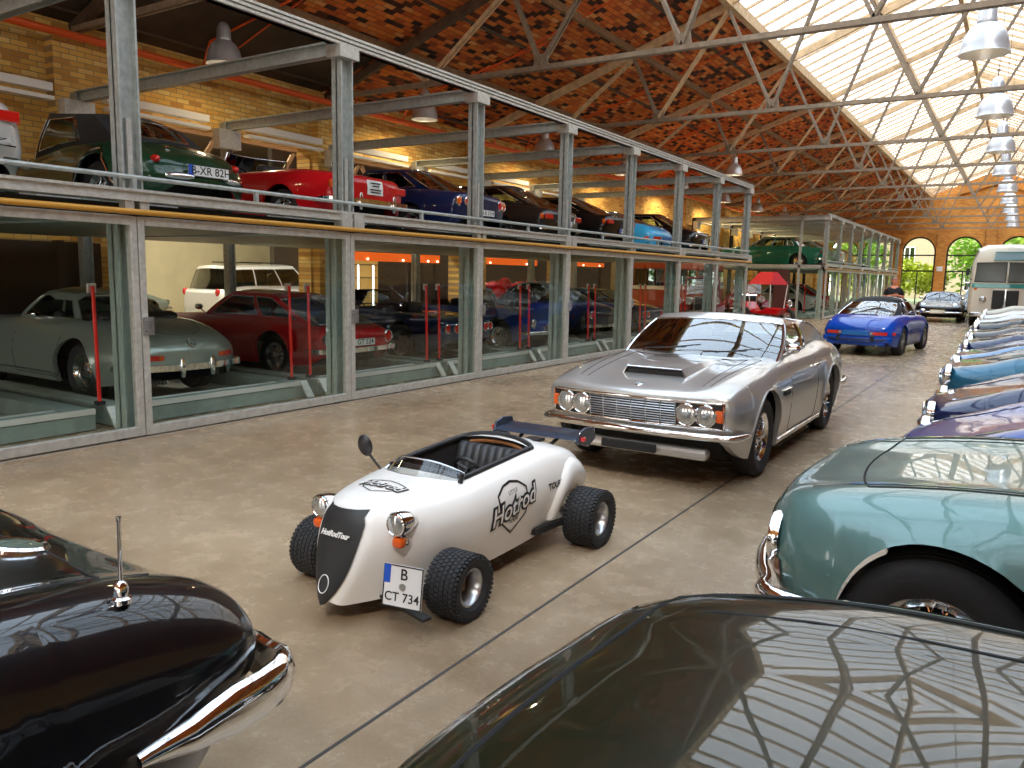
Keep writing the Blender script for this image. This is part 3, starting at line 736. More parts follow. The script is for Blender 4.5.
def add_wheel(parent, x, y, r, w, kind, steer=0.0, rr=None):
    rr = rr or r*.62
    ty, ri = wheel_meshes(kind, r, w, rr)
    o = bpy.data.objects.new('wheel', ty); COL.objects.link(o); o.parent = parent; o.location = (x, y, r); o.rotation_euler = (0, 0, (PI if y < 0 else 0)+steer)
    q = bpy.data.objects.new('rim', ri); COL.objects.link(q); q.parent = o
    return o
def plate(parent, txt, w, h, loc, face, rows=None, eu=True, tilt=0.0, lift=.004):
    """number plate in the YZ plane, looking along +x for face=1, along -x for face=-1"""
    b = MB(); b.box(-.006, .0, -w/2, w/2, -h/2, h/2); 
    if eu: b.box(0, .0015, -w/2+.004, -w/2+(.1 if not rows else .12)*w+.012, -h/2+.004 if not rows else h*.02, h/2-.004, 1)
    o = b.build('license_plate', [M_plate, M_blue], parent); o.location = loc; o.rotation_euler = (0, tilt, 0 if face > 0 else PI)
    frame = MB()
    for y0, y1, z0, z1 in ((-w/2, w/2, h/2-.006, h/2), (-w/2, w/2, -h/2, -h/2+.006), (-w/2, -w/2+.006, -h/2, h/2), (w/2-.006, w/2, -h/2, h/2)): frame.box(0, .0012, y0, y1, z0, z1)
    frame.build('plate_rim', M_ink, o)
    M = Matrix(((0, 0, 1, 0), (1, 0, 0, 0), (0, 1, 0, 0), (0, 0, 0, 1)))
    for (s, cy, cz, sz) in (rows or [(txt, w*.05, 0, h*.98)]):
        me = text_mesh(s, sz, offset=sz*.012, spacing=1.02); me.transform(M); me.transform(Matrix.Translation((.0022, cy, cz))); me.materials.append(M_ink)
        q = bpy.data.objects.new('plate_lettering', me); COL.objects.link(q); q.parent = o
    return o
def seam(sh, parent, lines, r=.0035, name='panel_seam', m=None):
    for L in lines:
        b = MB(); pts = []
        for (kind, *a) in L: pts.append(sh.top(a[0], a[1]) if kind == 't' else sh.side(a[0], a[1], a[2] if len(a) > 2 else 1))
        b.tube(pts, r, 5); b.build(name, m or M_dark, parent, smooth=60)
def lin(a, b, n): return [a+(b-a)*i/n for i in range(n+1)]
def greenhouse(sh, parent, g, paint, glass=None, trim=None, soft=False):
    """cabin above the belt: columns run from belt to roof; glass panels between painted pillars"""
    xwf, xwt, xrt, xrb = g['x']; yb, yt, zt = g['yb'], g['yt'], g['zt']; bow, rbow = g.get('bow', .14), g.get('rbow', .12)
    bulge = g.get('bulge', .03); ac, bc = g.get('A', .09), g.get('C', .16); drop = g.get('drop', .03); ztr = g.get('ztr', zt-.02); zb_of = g.get('zb')
    ybr = g.get('ybr', yb); ytr = g.get('ytr', yt-.03)
    bot, topp = [], []
    NW = 7
    for k in range(NW+1):   # windshield, centre to corner
        t = k/NW; e = t**2.2
        bot.append((xwf-bow*e, yb*t*.985)); topp.append((xwt-bow*.6*e, yt*t*.985, zt-.035*e))
    sd = g.get('side', [.0, .07, .5, .56, .86, 1.0])   # fractions along the side: A pillar, door glass, B pillar, quarter glass, C pillar
    kinds = ['windshield']*NW; xa, xc = xwf-bow, xrb+rbow; xta, xtc = xwt-bow*.6, xrt+rbow*.6
    names = g.get('kinds', ['pillar', 'glass', 'pillar', 'glass', 'pillar']); sdt = g.get('sidet', [q if q in (0, 1) else .04+.92*q for q in sd])
    for a, b_, ta, tb, nm in zip(sd, sd[1:], sdt, sdt[1:], names):
        m = 4 if nm == 'glass' else 2
        for q in range(1, m+1):
            f = a+(b_-a)*q/m; ft = ta+(tb-ta)*q/m
            bot.append((xa+(xc-xa)*f, yb+(ybr-yb)*f)); topp.append((xta+(xtc-xta)*ft, yt+(ytr-yt)*ft, zt-.035+(ztr-zt)*ft)); kinds.append(nm)
    for k in range(1, NW+1):
        t = 1-k/NW; e = t**2.2
        bot.append((xrb+rbow*e, ybr*t*.985)); topp.append((xrt+rbow*.6*e, ytr*t*.985, ztr-.035*e)); kinds.append('rear_window')
    NL = 7; n = len(bot); grid = []
    for (bx, by), (tx, ty, tz) in zip(bot, topp):
        bz = zb_of(bx) if zb_of else sh.top(bx, by*.97).z
        bz -= drop; col = []
        for l in range(NL+1):
            t = l/NL; u = t
            bl = bulge*4*t*(1-t)
            L = math.hypot(0, by)
            ny = 1 if by > yb*.9 or by > ybr*.9 else by/max(yb, .1)
            rzb = g.get('rz', .0)*4*t*(1-t)*min(1, max(0, (xwt-.4-bx)/.8))
            col.append((bx+(tx-bx)*u, (by+(ty-by)*u)+bl*ny, bz+(tz-bz)*(u**.94)+rzb))
        grid.append(col)
    ypos = lambda p, s: (p[0], p[1]*s, p[2])
    rail = NL-1
    groups = {}
    for j in range(n-1):
        for l in range(NL):
            k = kinds[j]; nm = 'roof' if (k == 'pillar' or l == rail or (l == 0 and k == 'glass')) else k
            if nm == 'rear_window' and soft and not (1 <= l <= 4 and j > n-1-NW+2): nm = 'roof'
            if nm == 'glass' and soft == 2: nm = 'roof'
            for s in (1, -1):
                key = nm if nm != 'glass' else 'side_window%d%d' % (s, sum(1 for a in range(j) if kinds[a] == 'glass' and kinds[a+1] != 'glass'))
                groups.setdefault(key, []).append([ypos(grid[j][l], s), ypos(grid[j+1][l], s), ypos(grid[j+1][l+1], s), ypos(grid[j][l+1], s)])
    # roof skin
    NA = 10; rows = []
    for j in range(n):
        x, y, z = grid[j][NL]; r = []
        for a in range(NA+1):
            yy = y*(1-2*a/NA); cr = (1-(yy/max(yt, .01))**2); cr0 = (1-(y/max(yt, .01))**2)
            r.append((x, yy, z+g.get('crown', .045)*max(0, cr-cr0)))
        rows.append(r)
    for j in range(n-1):
        for a in range(NA):
            groups.setdefault('roof', []).append([rows[j][a], rows[j+1][a], rows[j+1][a+1], rows[j][a+1]])
    glass = glass or M_carglass
    out = {}
    for key, qs in groups.items():
        b = MB()
        for q in qs: b.add(q, [(0,1,2,3)])
        nm = 'side_window' if key.startswith('side') else key
        o = b.build(nm if nm != 'roof' else ('soft_top' if soft else 'roof'), paint if key == 'roof' else (M_carside if key.startswith('side') and glass is M_carglass else glass), parent, smooth=50); out.setdefault(nm, []).append(o)
        if nm in ('windshield', 'rear_window') or key.startswith('side'):
            trimb = MB(); bm = bmesh.new(); bm.from_mesh(o.data); edges = [e for e in bm.edges if len(e.link_faces) == 1]
            for e in edges: trimb.tube([e.verts[0].co, e.verts[1].co], .0085, 5, caps=False)
            bm.free(); trimb.build('window_trim', trim or M_chrome, o, smooth=70)
    out['grid'] = grid; return out
M_int = mat('cabin_dark', (.02, .018, .017), .7)
def cabin(sh, parent, x0, x1, yb, zbelt, seats=((.35, 1), ), m=None, wheel=True, left=True, zfloor=.3):
    """interior tub, seats, dash and steering wheel"""
    m = m or M_leather
    b = MB(); b.box(x0, x1, -yb, yb, zfloor-.04, zfloor); b.box(x1-.28, x1-.02, -yb+.04, yb-.04, zfloor+.2, zbelt-.03)
    b.box(x0, x0+.04, -yb, yb, zfloor, zbelt-.06); b.box(x0, x1, yb-.03, yb, zfloor, zbelt-.05); b.box(x0, x1, -yb, -yb+.03, zfloor, zbelt-.05)
    b.build('interior_tub', M_int, parent)
    for sx, full in seats:
        for s in ((1, -1) if full else (0,)):
            w = .26 if full else yb-.12
            b = MB(); b.box(sx-.22, sx+.3, s*.36-w, s*.36+w, zfloor+.02, zfloor+.22)
            st = len(b.v); b.box(-.09, .07, s*.36-w, s*.36+w, 0, .56); b.xf(Matrix.Translation((sx-.22, 0, zfloor+.18)) @ Matrix.Rotation(-.25, 4, 'Y'), st)
            b.build('seat', m, parent, bevel=.05)
    if wheel:
        y = .36 if left else -.36; b = MB(); c = Vector((x1-.48, y, zbelt+.0)); ax = Vector((-.9, 0, .42)).normalized(); u = Vector((0, 1, 0)); v = ax.cross(u)
        b.tube([c+u*(.18*math.cos(t))+v*(.18*math.sin(t)) for t in np.linspace(0, 2*PI, 25)[:-1]], .013, 6, closed=True)
        for t in (0, 2.1, 4.2): b.tube([c, c+u*(.18*math.cos(t))+v*(.18*math.sin(t))], .009, 5)
        b.tube([c, c-ax*.3], .02, 6); b.build('steering_wheel', M_black, parent, smooth=60)
def bumper(sh, parent, e, z, h, proj, wrap, m=None, name=None, yw=None, overs=()):
    """blade bumper hugging the body end and wrapping round the corner"""
    x_end = sh.x1 if e > 0 else sh.x0; n = 24
    yw = yw or abs(sh.side(x_end-e*.30, max(z, .45)).y)
    pts = []
    for k in range(n+1):
        t = -1+2*k/n; y = t*(yw-.05); f = sh.front(max(-yw+.14, min(yw-.14, y)), max(z, .45), e)
        pts.append(Vector((f.x+e*proj, y, z)))
    for sg in (-1, 1):
        c = pts[0] if sg < 0 else pts[-1]; ex = []
        for k in range(1, 5):
            a = k/4; ex.append(Vector((c.x-e*wrap*a*a*.4-e*.05*a, sg*(yw-.05+.075*math.sin(a*PI/2)), z)))
        ex.append(Vector((c.x-e*(wrap*.7+.05), sg*(yw+.028), z))); ex.append(Vector((c.x-e*(wrap+.05), sg*(yw+.012), z)))
        pts = ex[::-1]+pts if sg < 0 else pts+ex
    b = MB(); secs = []
    prof = [(-.5, -.0), (-.42, .55), (-.15, .95), (.15, 1), (.42, .6), (.5, 0), (.42, -.45), (-.42, -.45)]
    m_ = len(pts)
    for i, p in enumerate(pts):
        d = (pts[min(i+1, m_-1)]-pts[max(i-1, 0)]).normalized(); out = Vector((d.y, -d.x, 0)); out = out if e > 0 else out
        tp = min(1, min(i, m_-1-i)/2.5+.25)
        secs.append([tuple(p+out*(q*.035)+Vector((0, 0, hh*h*tp))) for hh, q in prof])
    b.grid(secs, closed=True); b.f.append(tuple(range(8))); b.m.append(0); b.f.append(tuple(range(len(b.v)-8, len(b.v)))); b.m.append(0)
    o = b.build(name or ('front_bumper' if e > 0 else 'rear_bumper'), m or M_chrome, parent, smooth=50)
    for y in overs:
        f = sh.front(y, z, e, proj+.03); q = MB(); q.lathe([(.0,-.12),(.025,-.11),(.035,-.04),(.035,.05),(.022,.11),(0,.12)], 12, (f.x, f.y, z)); q.build('bumper_overrider', m or M_chrome, parent, smooth=50)
    return o
def lamp(parent, loc, r, e=1, name='headlight', lens=None, ring=None, depth=.05, dirv=None, bulge=.35):
    """round lamp: chrome ring part and a lens sub-part; faces along e*x"""
    b = MB(); b.lathe([(r*.9, depth*.2), (r, depth*.5), (r*1.12, depth*.3), (r*1.15, -depth*.2), (r*1.1, -depth)], 20, axis='Z')
    o = b.build(name, ring or M_chrome, parent, smooth=40)
    q = MB(); q.lathe([(0, depth*.3+r*bulge*.5), (r*.5, depth*.3+r*bulge*.38), (r*.85, depth*.3+r*bulge*.12), (r*.96, depth*.3)], 20, axis='Z'); q.build('lens', lens or M_lens, o, smooth=60)
    d = Vector(dirv) if dirv else Vector((e, 0, 0)); o.location = loc; o.rotation_euler = d.to_track_quat('Z', 'Y').to_euler(); return o
def blockpart(parent, name, m, loc, dx, dy, dz, bevel=.01, rot=None):
    b = MB(); b.box(-dx/2, dx/2, -dy/2, dy/2, -dz/2, dz/2); o = b.build(name, m, parent, bevel=bevel); o.location = loc
    if rot: o.rotation_euler = rot
    return o
def mirror(parent, loc, sg, m=None):
    b = MB(); b.tube([(0, 0, 0), (.03, sg*.07, .08)], .011, 6); b.sphere((.03, sg*.11, .12), .07, 12, sc=(.45, 1.1, .7))
    o = b.build('wing_mirror', m or M_chrome, parent, smooth=60); o.location = loc; return o
def wipers(sh, parent, g, ys=(.15, -.45)):
    xwf, xwt = g['x'][0], g['x'][1]
    for y in ys:
        b = MB(); z = sh.top(xwf+.02, y).z; a = Vector((xwf+.03, y, z+.015)); c = Vector((xwf-.06, y+.42, z+.075))
        b.tube([a, a+Vector((-.0, .02, .035)), c], .006, 5); b.tube([c+Vector((.02, -.3, -.03)), c+Vector((-.02, .14, .03))], .006, 5); b.build('wiper', M_black, parent, smooth=60)
def underbody(sh, parent, ra, wheels, zf=.2, wy=None):
    wy = wy or sh.hw-.26
    ea, eb = sh.x0+.3+sh.tail[0], sh.x1-.3-sh.nose[0]
    b = MB(); b.box(ea, eb, -wy, wy, zf, .60)
    for xa, xb in zip([ea]+[w+ra+.02 for w in sorted(wheels)], [w-ra-.02 for w in sorted(wheels)]+[eb]):
        if xb-xa > .1: b.box(xa+.02, xb-.02, -sh.hw+.12, sh.hw-.12, zf+.02, .5)
    return b.build('underbody', M_dark, parent)
def exhaust(sh, parent, ys=(.4,), e=-1, z=.26):
    for y in ys:
        x = sh.front(y, .45, e).x; b = MB(); b.lathe([(.018, -.25), (.024, -.25), (.026, .02), (.02, .02), (.018, -.1)], 12, (0, 0, 0), axis='X'); o = b.build('exhaust_pipe', M_brushed, parent, smooth=50); o.location = (x+(-.02 if e < 0 else .02), y, z); o.rotation_euler = (0, 0, PI if e < 0 else 0)
# ------------------------------------------------------------------ vehicles
def rows(n, t, hw, zn, zh, zc, zd, zt, xf, xr, sill=.2, fb=.0, zm=.6):
    """generic body: nose, tail, half width, heights of nose, hood, cowl, deck, tail"""
    return [(t, zt, .76*hw, zt-.04, .90*hw, zm-.02, .82*hw, .36), (t+.4, zd-.02, .82*hw, zd-.06, .97*hw, zm, .91*hw, .22), (xr, zd+.02, .84*hw, zd, hw, zm+.02, .94*hw, sill),
            ((xr+xf)/2, zc, .86*hw, zc-.03, .995*hw, zm+.02, .94*hw, sill), (xf-.7, zc, .86*hw, zc-.035, .99*hw, zm+.02, .94*hw, sill), (xf, zh, .84*hw, zh-.01+fb, hw, zm+.02, .94*hw, sill),
            (n-.4, zh-.05+(zn-zh)*.3, .84*hw, zh-.07+(zn-zh)*.3+fb*.7, .97*hw, zm, .91*hw, .22), (n, zn, .78*hw, zn-.03, .90*hw, zm-.04, .82*hw, .36)]
def make_car(nm, label, cat, loc, rz, st, xf, xr, r, tw, paintm, wk='steel', group=None, nose=(.12, .08, .1), tail=(.1, .08, .1), g=None, cut=None, tyre=.19, ra=None, roofm=None, soft=False, glass=None, seats=None, seam_lines=True, step=.08, flare=.012, rr=None, trim=None, seatm=None, left=True, belt=.84):
    t = thing(nm, label, cat, loc, rz, group)
    ra = ra or r+.06
    sh = Shell(st, [xf, xr], ra, r, nose, tail, step=step, flare=flare)
    cb = []
    if g: cb = [(g['x'][3]+.18, g['x'][0]-.2, 7)]
    if cut: cb = [cut]
    sh.build('body', paintm, t, cb)
    underbody(sh, t, ra, [xf, xr])
    for x in (xf, xr):
        for s in (1, -1): add_wheel(t, x, s*(tw), r, tyre, wk, rr=rr)
    if g:
        sh.gh = greenhouse(sh, t, g, roofm or paintm, glass, trim, soft)
        cabin(sh, t, g['x'][3]+.3, g['x'][0]-.05, sh.hw*.72, belt, seats or ((.0, 1), (-.75, 0)), m=seatm, left=left)
    if seam_lines and g:
        a, c = g['x'][0], g['x'][3]; L = []
        for s in (1, -1): L.append([('s', a-.32, z, s) for z in lin(.86, .26, 5)]+[('s', x, .26, s) for x in lin(a-.36, a-1.35, 4)]+[('s', a-1.4, z, s) for z in lin(.3, .86, 5)])
        hy = sh.hw*.62
        L.append([('t', a+.06, y) for y in lin(-hy, hy, 8)]); 
        for s in (1, -1): L.append([('t', x, s*hy*(1-.06*i/8)) for i, x in enumerate(lin(a+.06, sh.x1-.22, 8))])
        L.append([('t', c-.1, y) for y in lin(-hy*.9, hy*.9, 8)])
        for s in (1, -1): L.append([('t', x, s*hy*.9) for x in lin(c-.1, max(sh.x0+.2, c-.75), 6)])
        seam(sh, t, L)
    return t, sh

M_silver = paint('silver_paint', (.54, .53, .505), .6, .28)
M_hotwhite = mat('cream_white_gloss', (.88, .85, .80), .32, coat=.5, coatr=.08)
M_teal = paint('teal_paint', (.135, .255, .235), .25, .3)
M_olive = paint('dark_olive_paint', (.009, .012, .004), .0, .3)
M_gblack = paint('black_paint', (.004, .004, .005), 0, .3)
M_bluep = paint('bright_blue_paint', (.001, .058, .40), 0, .3)
M_navy = paint('navy_paint', (.006, .015, .07), .1, .3)
M_dblue = paint('dark_blue_paint', (.015, .05, .27), .1, .3)
M_sky = paint('light_blue_paint', (.05, .40, .72), 0, .3)
M_steelblue = paint('steel_blue_paint', (.09, .22, .40), .35, .3)
M_petrol = paint('petrol_blue_paint', (.015, .12, .20), .3, .3)
M_brg = paint('racing_green_paint', (.004, .040, .016), 0, .3)
M_redp = paint('red_paint', (.55, .006, .012), 0, .3)
M_maroon = paint('maroon_paint', (.12, .006, .012), .1, .3)
M_slgrey = paint('pale_green_silver', (.37, .43, .38), .4, .3)
M_w123 = paint('mid_green_paint', (.012, .13, .075), 0, .3)
M_whitep = paint('white_paint', (.78, .78, .76), 0, .3)
M_brownblk = paint('brown_black_paint', (.022, .016, .013), .2, .3)
M_soft = mat('black_canvas', (.022, .022, .024), .85)

# --- silver grand tourer -------------------------------------------------------
def silver_coupe():
    st = [(-2.44, .80, .66, .76, .80, .60, .74, .40), (-2.25, .88, .72, .84, .87, .62, .82, .26), (-1.9, .95, .76, .92, .90, .64, .86, .2), (-1.305, .985, .78, .955, .915, .66, .87, .19), (-.6, .955, .80, .925, .91, .66, .87, .19),
          (.3, .95, .80, .915, .905, .66, .87, .19), (.7, .93, .79, .905, .905, .66, .87, .19), (1.305, .875, .79, .875, .915, .66, .87, .19), (1.75, .82, .80, .825, .895, .63, .85, .22), (2.02, .775, .80, .775, .865, .60, .82, .30), (2.15, .745, .80, .735, .845, .58, .80, .38)]
    g = dict(x=(.80, .10, -1.02, -2.0), yb=.79, yt=.65, zt=1.305, bow=.13, rbow=.16, ybr=.68, ytr=.56, ztr=1.25, rz=.05, bulge=.035, side=[0, .05, .45, .475, .66, 1.0], sidet=[0, .06, .53, .56, .82, 1], crown=.04)
    t, sh = make_car('classic_coupe', 'silver classic coupe with hood scoop and four round headlights on the hall floor', 'car', (-2.56, 7.93, 0), -PI/2, st, 1.305, -1.305, .335, .785, M_silver, 'wire', nose=(.10, .05, .22), tail=(.12, .1, .1), g=g, tyre=.20, ra=.40, step=.05, flare=.02, seats=((-.1, 1), (-.95, 0)), rr=.2)
    # full-width recessed front panel
    ny, rowsg = 40, []
    for z in (.495, .51, .60, .69, .70): rowsg.append([tuple(sh.front(y, z, 1, .006)) for y in lin(-.775, .775, ny)])
    MB().grid(rowsg).build('front_panel', mat('grille_dark', (.03, .03, .03), .4, .3), t, smooth=50)
    b = MB(); edge = [sh.front(y, .497, 1, .012) for y in lin(-.775, .775, 24)]+[sh.front(y, .698, 1, .012) for y in lin(.775, -.775, 24)]
    b.tube(edge, .011, 6, closed=True); b.build('grille_surround', M_chrome, t, smooth=60)
    b = MB()
    for z in lin(.52, .68, 8): b.tube([sh.front(y, z, 1, .015) for y in lin(-.39, .39, 14)], .0045, 4)
    for y in lin(-.39, .39, 6): b.tube([sh.front(y, .50, 1, .02), sh.front(y, .69, 1, .02)], .006, 4)
    b.build('grille', M_brushed, t)
    for s in (1, -1):
        for y, rr_ in ((.475, .082), (.635, .082)): f = sh.front(s*y, .598, 1, .0); lamp(t, (f.x+.012, f.y, f.z), rr_, depth=.03)
        f = sh.front(s*.742, .6, 1, .012); blockpart(t, 'indicator', M_amber, f, .03, .062, .095, .008, rot=(0, 0, -s*.22))
    bumper(sh, t, 1, .435, .065, .05, .30, overs=())
    bumper(sh, t, -1, .46, .085, .06, .35)
    b = MB(); b.box(2.0, 2.13, -.66, .66, .24, .33); b.build('front_valance', M_silver, t, bevel=.03)
    blockpart(t, 'plate_holder', M_dark, (2.17, 0, .30), .03, .5, .07)
    # scoop with its black mouth
    b = MB(); N = 12; rr_ = []
    for i in range(N+1):
        x = 1.70-.92*i/N; w = .30+.05*i/N; h = .062*(1-(i/N)**1.5)
        z0 = [sh.top(x, w*q).z for q in (-1, -.8, 0, .8, 1)]
        rr_.append([(x, -w, z0[0]-.004), (x, -w*.86, z0[1]+h), (x, 0, z0[2]+h), (x, w*.86, z0[3]+h), (x, w, z0[4]-.004)])
    b.grid(rr_); b.build('hood_scoop', M_silver, t, smooth=35)
    b = MB(); a = rr_[0]; b.add([(p[0]-.012, p[1]*.95, p[2]-.012) for p in a[1:4]]+[(1.688, .27, sh.top(1.68, .27).z), (1.688, 0, sh.top(1.68, 0).z), (1.688, -.27, sh.top(1.68, -.27).z)], [(0, 1, 4, 5), (1, 2, 3, 4)])
    b.build('scoop_mouth', M_dark, t)
    b = MB(); b.tube([(p[0]+.002, p[1], p[2]) for p in a[0:5]], .006, 5); b.build('scoop_lip', M_chrome, t)
    L = []
    for s in (1, -1): L.append([('t', x, s*(.60+.08*(1.95-x))) for x in lin(1.93, .83, 12)])
    L.append([('t', .80+.10*(1-(y/.7)**2), y) for y in lin(-.68, .68, 10)])
    seam(sh, t, L, name='hood_seam')
    for s in (1, -1):
        b = MB()
        b.tube([sh.side(x, .645, s, -.004) for x in lin(.54, .82, 5)], [.008, .024, .028, .028, .024, .010], 8)
        b.build('side_vent', M_dark, t)
        b = MB(); b.tube([sh.side(x, .675, s, .008) for x in lin(.54, .83, 5)], .007, 5); b.build('vent_trim', M_chrome, t)
        b = MB(); b.tube([sh.side(x, .235, s, .006) for x in lin(-.84, .86, 12)], .014, 6); b.build('sill_trim', M_chrome, t)
        b = MB(); b.tube([sh.side(-.42, .80, s, .02), sh.side(-.56, .80, s, .02)], .012, 6); b.build('door_handle', M_chrome, t)
        p = sh.side(.42, .90, s); s < 0 or mirror(t, (p.x, p.y-s*.05, p.z), s)
        for xw in (1.305, -1.305):
            b = MB(); b.tube([sh.side(xw+.405*math.cos(a), .335+.405*math.sin(a), s, .003) for a in lin(.15, PI-.15, 18)], .008, 5); b.build('arch_trim', M_silver, t)
        for z, mm in ((.70, M_redlens), (.62, M_redlens), (.55, M_amber)): lamp(t, sh.front(s*.62, z, -1, .005), .045, -1, 'tail_light', lens=mm, depth=.02)
    wipers(sh, t, g, (.1, -.5)); exhaust(sh, t, (.45, -.45))
    lamp(t, sh.top(2.0, 0, .004), .03, name='hood_badge', depth=.004, dirv=(.3, 0, 1), lens=M_brushed)
    t.scale = (1, .955, 1)
    return t
silver_coupe()

# --- little white roadster -------------------------------------------------------
def drape(me, sh, kind, M, lift=.003):
    """bends a flat drawing onto the body: kind 's' presses sideways, 't' from above, 'f' from ahead"""
    me.transform(M)
    for v in me.vertices:
        c = v.co
        if kind == 's': p = sh.side(c.x, c.z, 1 if c.y > 0 else -1, lift)
        elif kind == 't': p = sh.top(c.x, c.y, lift)
        else: p = sh.front(c.y, c.z, 1, lift)
        v.co = p
    return me
def refine(me, n=1):
    bm = bmesh.new(); bm.from_mesh(me); bmesh.ops.triangulate(bm, faces=bm.faces)
    for _ in range(n): bmesh.ops.subdivide_edges(bm, edges=[e for e in bm.edges if e.calc_length() > .012], cuts=1, use_grid_fill=True)
    bmesh.ops.triangulate(bm, faces=bm.faces); bm.to_mesh(me); bm.free(); return me
def ribbon(pts, w, closed=True):
    b = MB(); n = len(pts); vs = []
    for i in range(n):
        p = Vector((*pts[i], 0)); a = Vector((*pts[i-1], 0)) if (closed or i) else p; c = Vector((*pts[(i+1) % n], 0)) if (closed or i < n-1) else p
        d = (c-a).normalized(); q = Vector((-d.y, d.x, 0))*w/2; vs += [tuple(p-q), tuple(p+q)]
    b.add(vs, [(2*i, 2*((i+1) % n), 2*((i+1) % n)+1, 2*i+1) for i in range(n if closed else n-1)]); return b.mesh('ribbon', M_ink)
def densify(P, step=.012):
    out = []
    for a, c in zip(P, P[1:]+P[:1]):
        k = max(1, int(math.dist(a, c)/step)); out += [(a[0]+(c[0]-a[0])*i/k, a[1]+(c[1]-a[1])*i/k) for i in range(k)]
    return out
def mobj(name, me, m, parent):
    me.materials.clear(); me.materials.append(m); o = bpy.data.objects.new(name, me); COL.objects.link(o); o.parent = parent; return o
def hot_rod():
    t = thing('hot_rod', 'small open white hot rod roadster with black grille and exposed wheels', 'car', (-2.615, 3.55, 0), -PI/2)
    st = [(-1.06, .36, .16, .34, .20, .30, .12, .22), (-.95, .50, .26, .46, .31, .36, .22, .17), (-.7, .60, .32, .55, .38, .39, .30, .14), (-.4, .665, .335, .585, .40, .40, .33, .125), (0, .635, .335, .57, .40, .40, .34, .12),
          (.35, .605, .32, .545, .385, .40, .325, .115), (.6, .59, .28, .53, .34, .40, .28, .11), (.85, .572, .215, .515, .25, .38, .18, .10), (.98, .555, .16, .505, .185, .36, .10, .095), (1.06, .54, .12, .49, .14, .33, .06, .10)]
    sh = Shell(st, [], .1, .1, (.05, .05, .0), (.06, .06, .0), step=.035, flare=0)
    # nose leans back towards the top
    base_warp = sh.warp
    sh.warp = lambda x, y, z: base_warp(x, y, z)-.16*max(0, (x-.55)/.51)**1.6*max(0, (z-.12)/.45)
    body = sh.build('body', M_hotwhite, t, cut=[(-.37, .31, 6)], smooth=45)
    iA = min(range(len(sh.xs)), key=lambda i: abs(sh.xs[i]+.37)); iB = min(range(len(sh.xs)), key=lambda i: abs(sh.xs[i]-.31))
    k = 6; rim = []
    for i in range(iA, iB+1): rim.append(sh.point(i, k, 1))
    yl = sh.rows[iB][k][0]
    rim2 = []
    y0 = sh.rows[iA][k][0]
    for i in range(iA, iB+1):
        p = sh.point(i, k, 1); f = (i-iA)/(iB-iA); e = min(1, math.sin(PI*min(f, 1-f+.0)*1.0)*1.9+.0)
        rim2.append(p)
    loop = [Vector(p) for p in rim2]+[Vector((.31+.045*(1-q*q), yl*q, sh.top(.37, yl*q).z+.006)) for q in lin(.9, -.9, 12)]+[Vector((p[0], -p[1], p[2])) for p in rim2[::-1]]+[Vector((-.37-.05*(1-q*q), y0*q, sh.top(-.44, y0*q).z+.004)) for q in lin(-.9, .9, 12)]
    b = MB(); b.tube([p+Vector((0, 0, .004)) for p in loop], .017, 8, closed=True); b.build('cockpit_rim', M_black, t, smooth=60)
    # cockpit tub, bench seat, wheel
    b = MB(); n = len(loop); r1 = [tuple(p) for p in loop]; r2 = [(p.x*.97-.01, p.y*.96, .22) for p in loop]
    b.grid([r1, r2], closed=True); b.f.append(tuple(range(n, 2*n))); b.m.append(0); b.build('cockpit_tub', M_int, t)
    b = MB(); W = .245; rr_ = []
    for a in range(49):
        y = -W+2*W*a/48; puff = .012*abs(math.sin(PI*(a/48)*9))
        rr_.append([(.08, y, .2), (.05+puff, y, .27+puff), (-.12, y, .29+puff), (-.22, y, .33), (-.25+puff, y, .42), (-.29+puff, y, .52), (-.32+puff*.7, y, .605), (-.35, y, .615), (-.37, y, .5)])
    b.grid(rr_); b.build('bench_seat', M_leather, t, smooth=55)
    b = MB(); b.tube([(-.35-.04*(1-q*q), (y0-.02)*q, .60+.03*(1-q*q)) for q in lin(-.8, .8, 10)], .012, 6); b.build('leather_edge', M_amber_wood, t, smooth=60)
    b = MB(); c = Vector((.06, .10, .56)); ax = Vector((-.85, 0, .5)).normalized(); u = Vector((0, 1, 0)); v = ax.cross(u)
    b.tube([c+u*(.085*math.cos(a))+v*(.085*math.sin(a)) for a in np.linspace(0, 2*PI, 25)[:-1]], .012, 6, closed=True)
    for a in (PI/2, PI/2+2.1, PI/2+4.2): b.bar(c, c+u*(.08*math.cos(a))+v*(.08*math.sin(a)), .03, .006)
    b.tube([c, c-ax*.32], .014, 6); b.build('steering_wheel', M_black, t, smooth=60)
    # low wrap windscreen
    P = [Vector((.44-.10*abs(q)**2.2, .25*q, 0)) for q in lin(-1, 1, 20)]; lo = []; hi = []
    for p in P: z = sh.top(p.x+.02, p.y).z; lo.append((p.x+.02, p.y, z-.004)); hi.append((p.x-.055, p.y*.95, z+.075-.045*(abs(p.y)/.25)**3))
    MB().grid([lo, hi]).build('windshield', glassmat('clear_screen', (.92, .94, .94), 1.8), t, smooth=60)
    b = MB(); b.tube(lo, .006, 5); b.tube(hi, .0045, 5); b.tube([lo[0], hi[0]], .005, 5); b.tube([lo[-1], hi[-1]], .005, 5); b.build('windshield_frame', M_brushed, t, smooth=60)
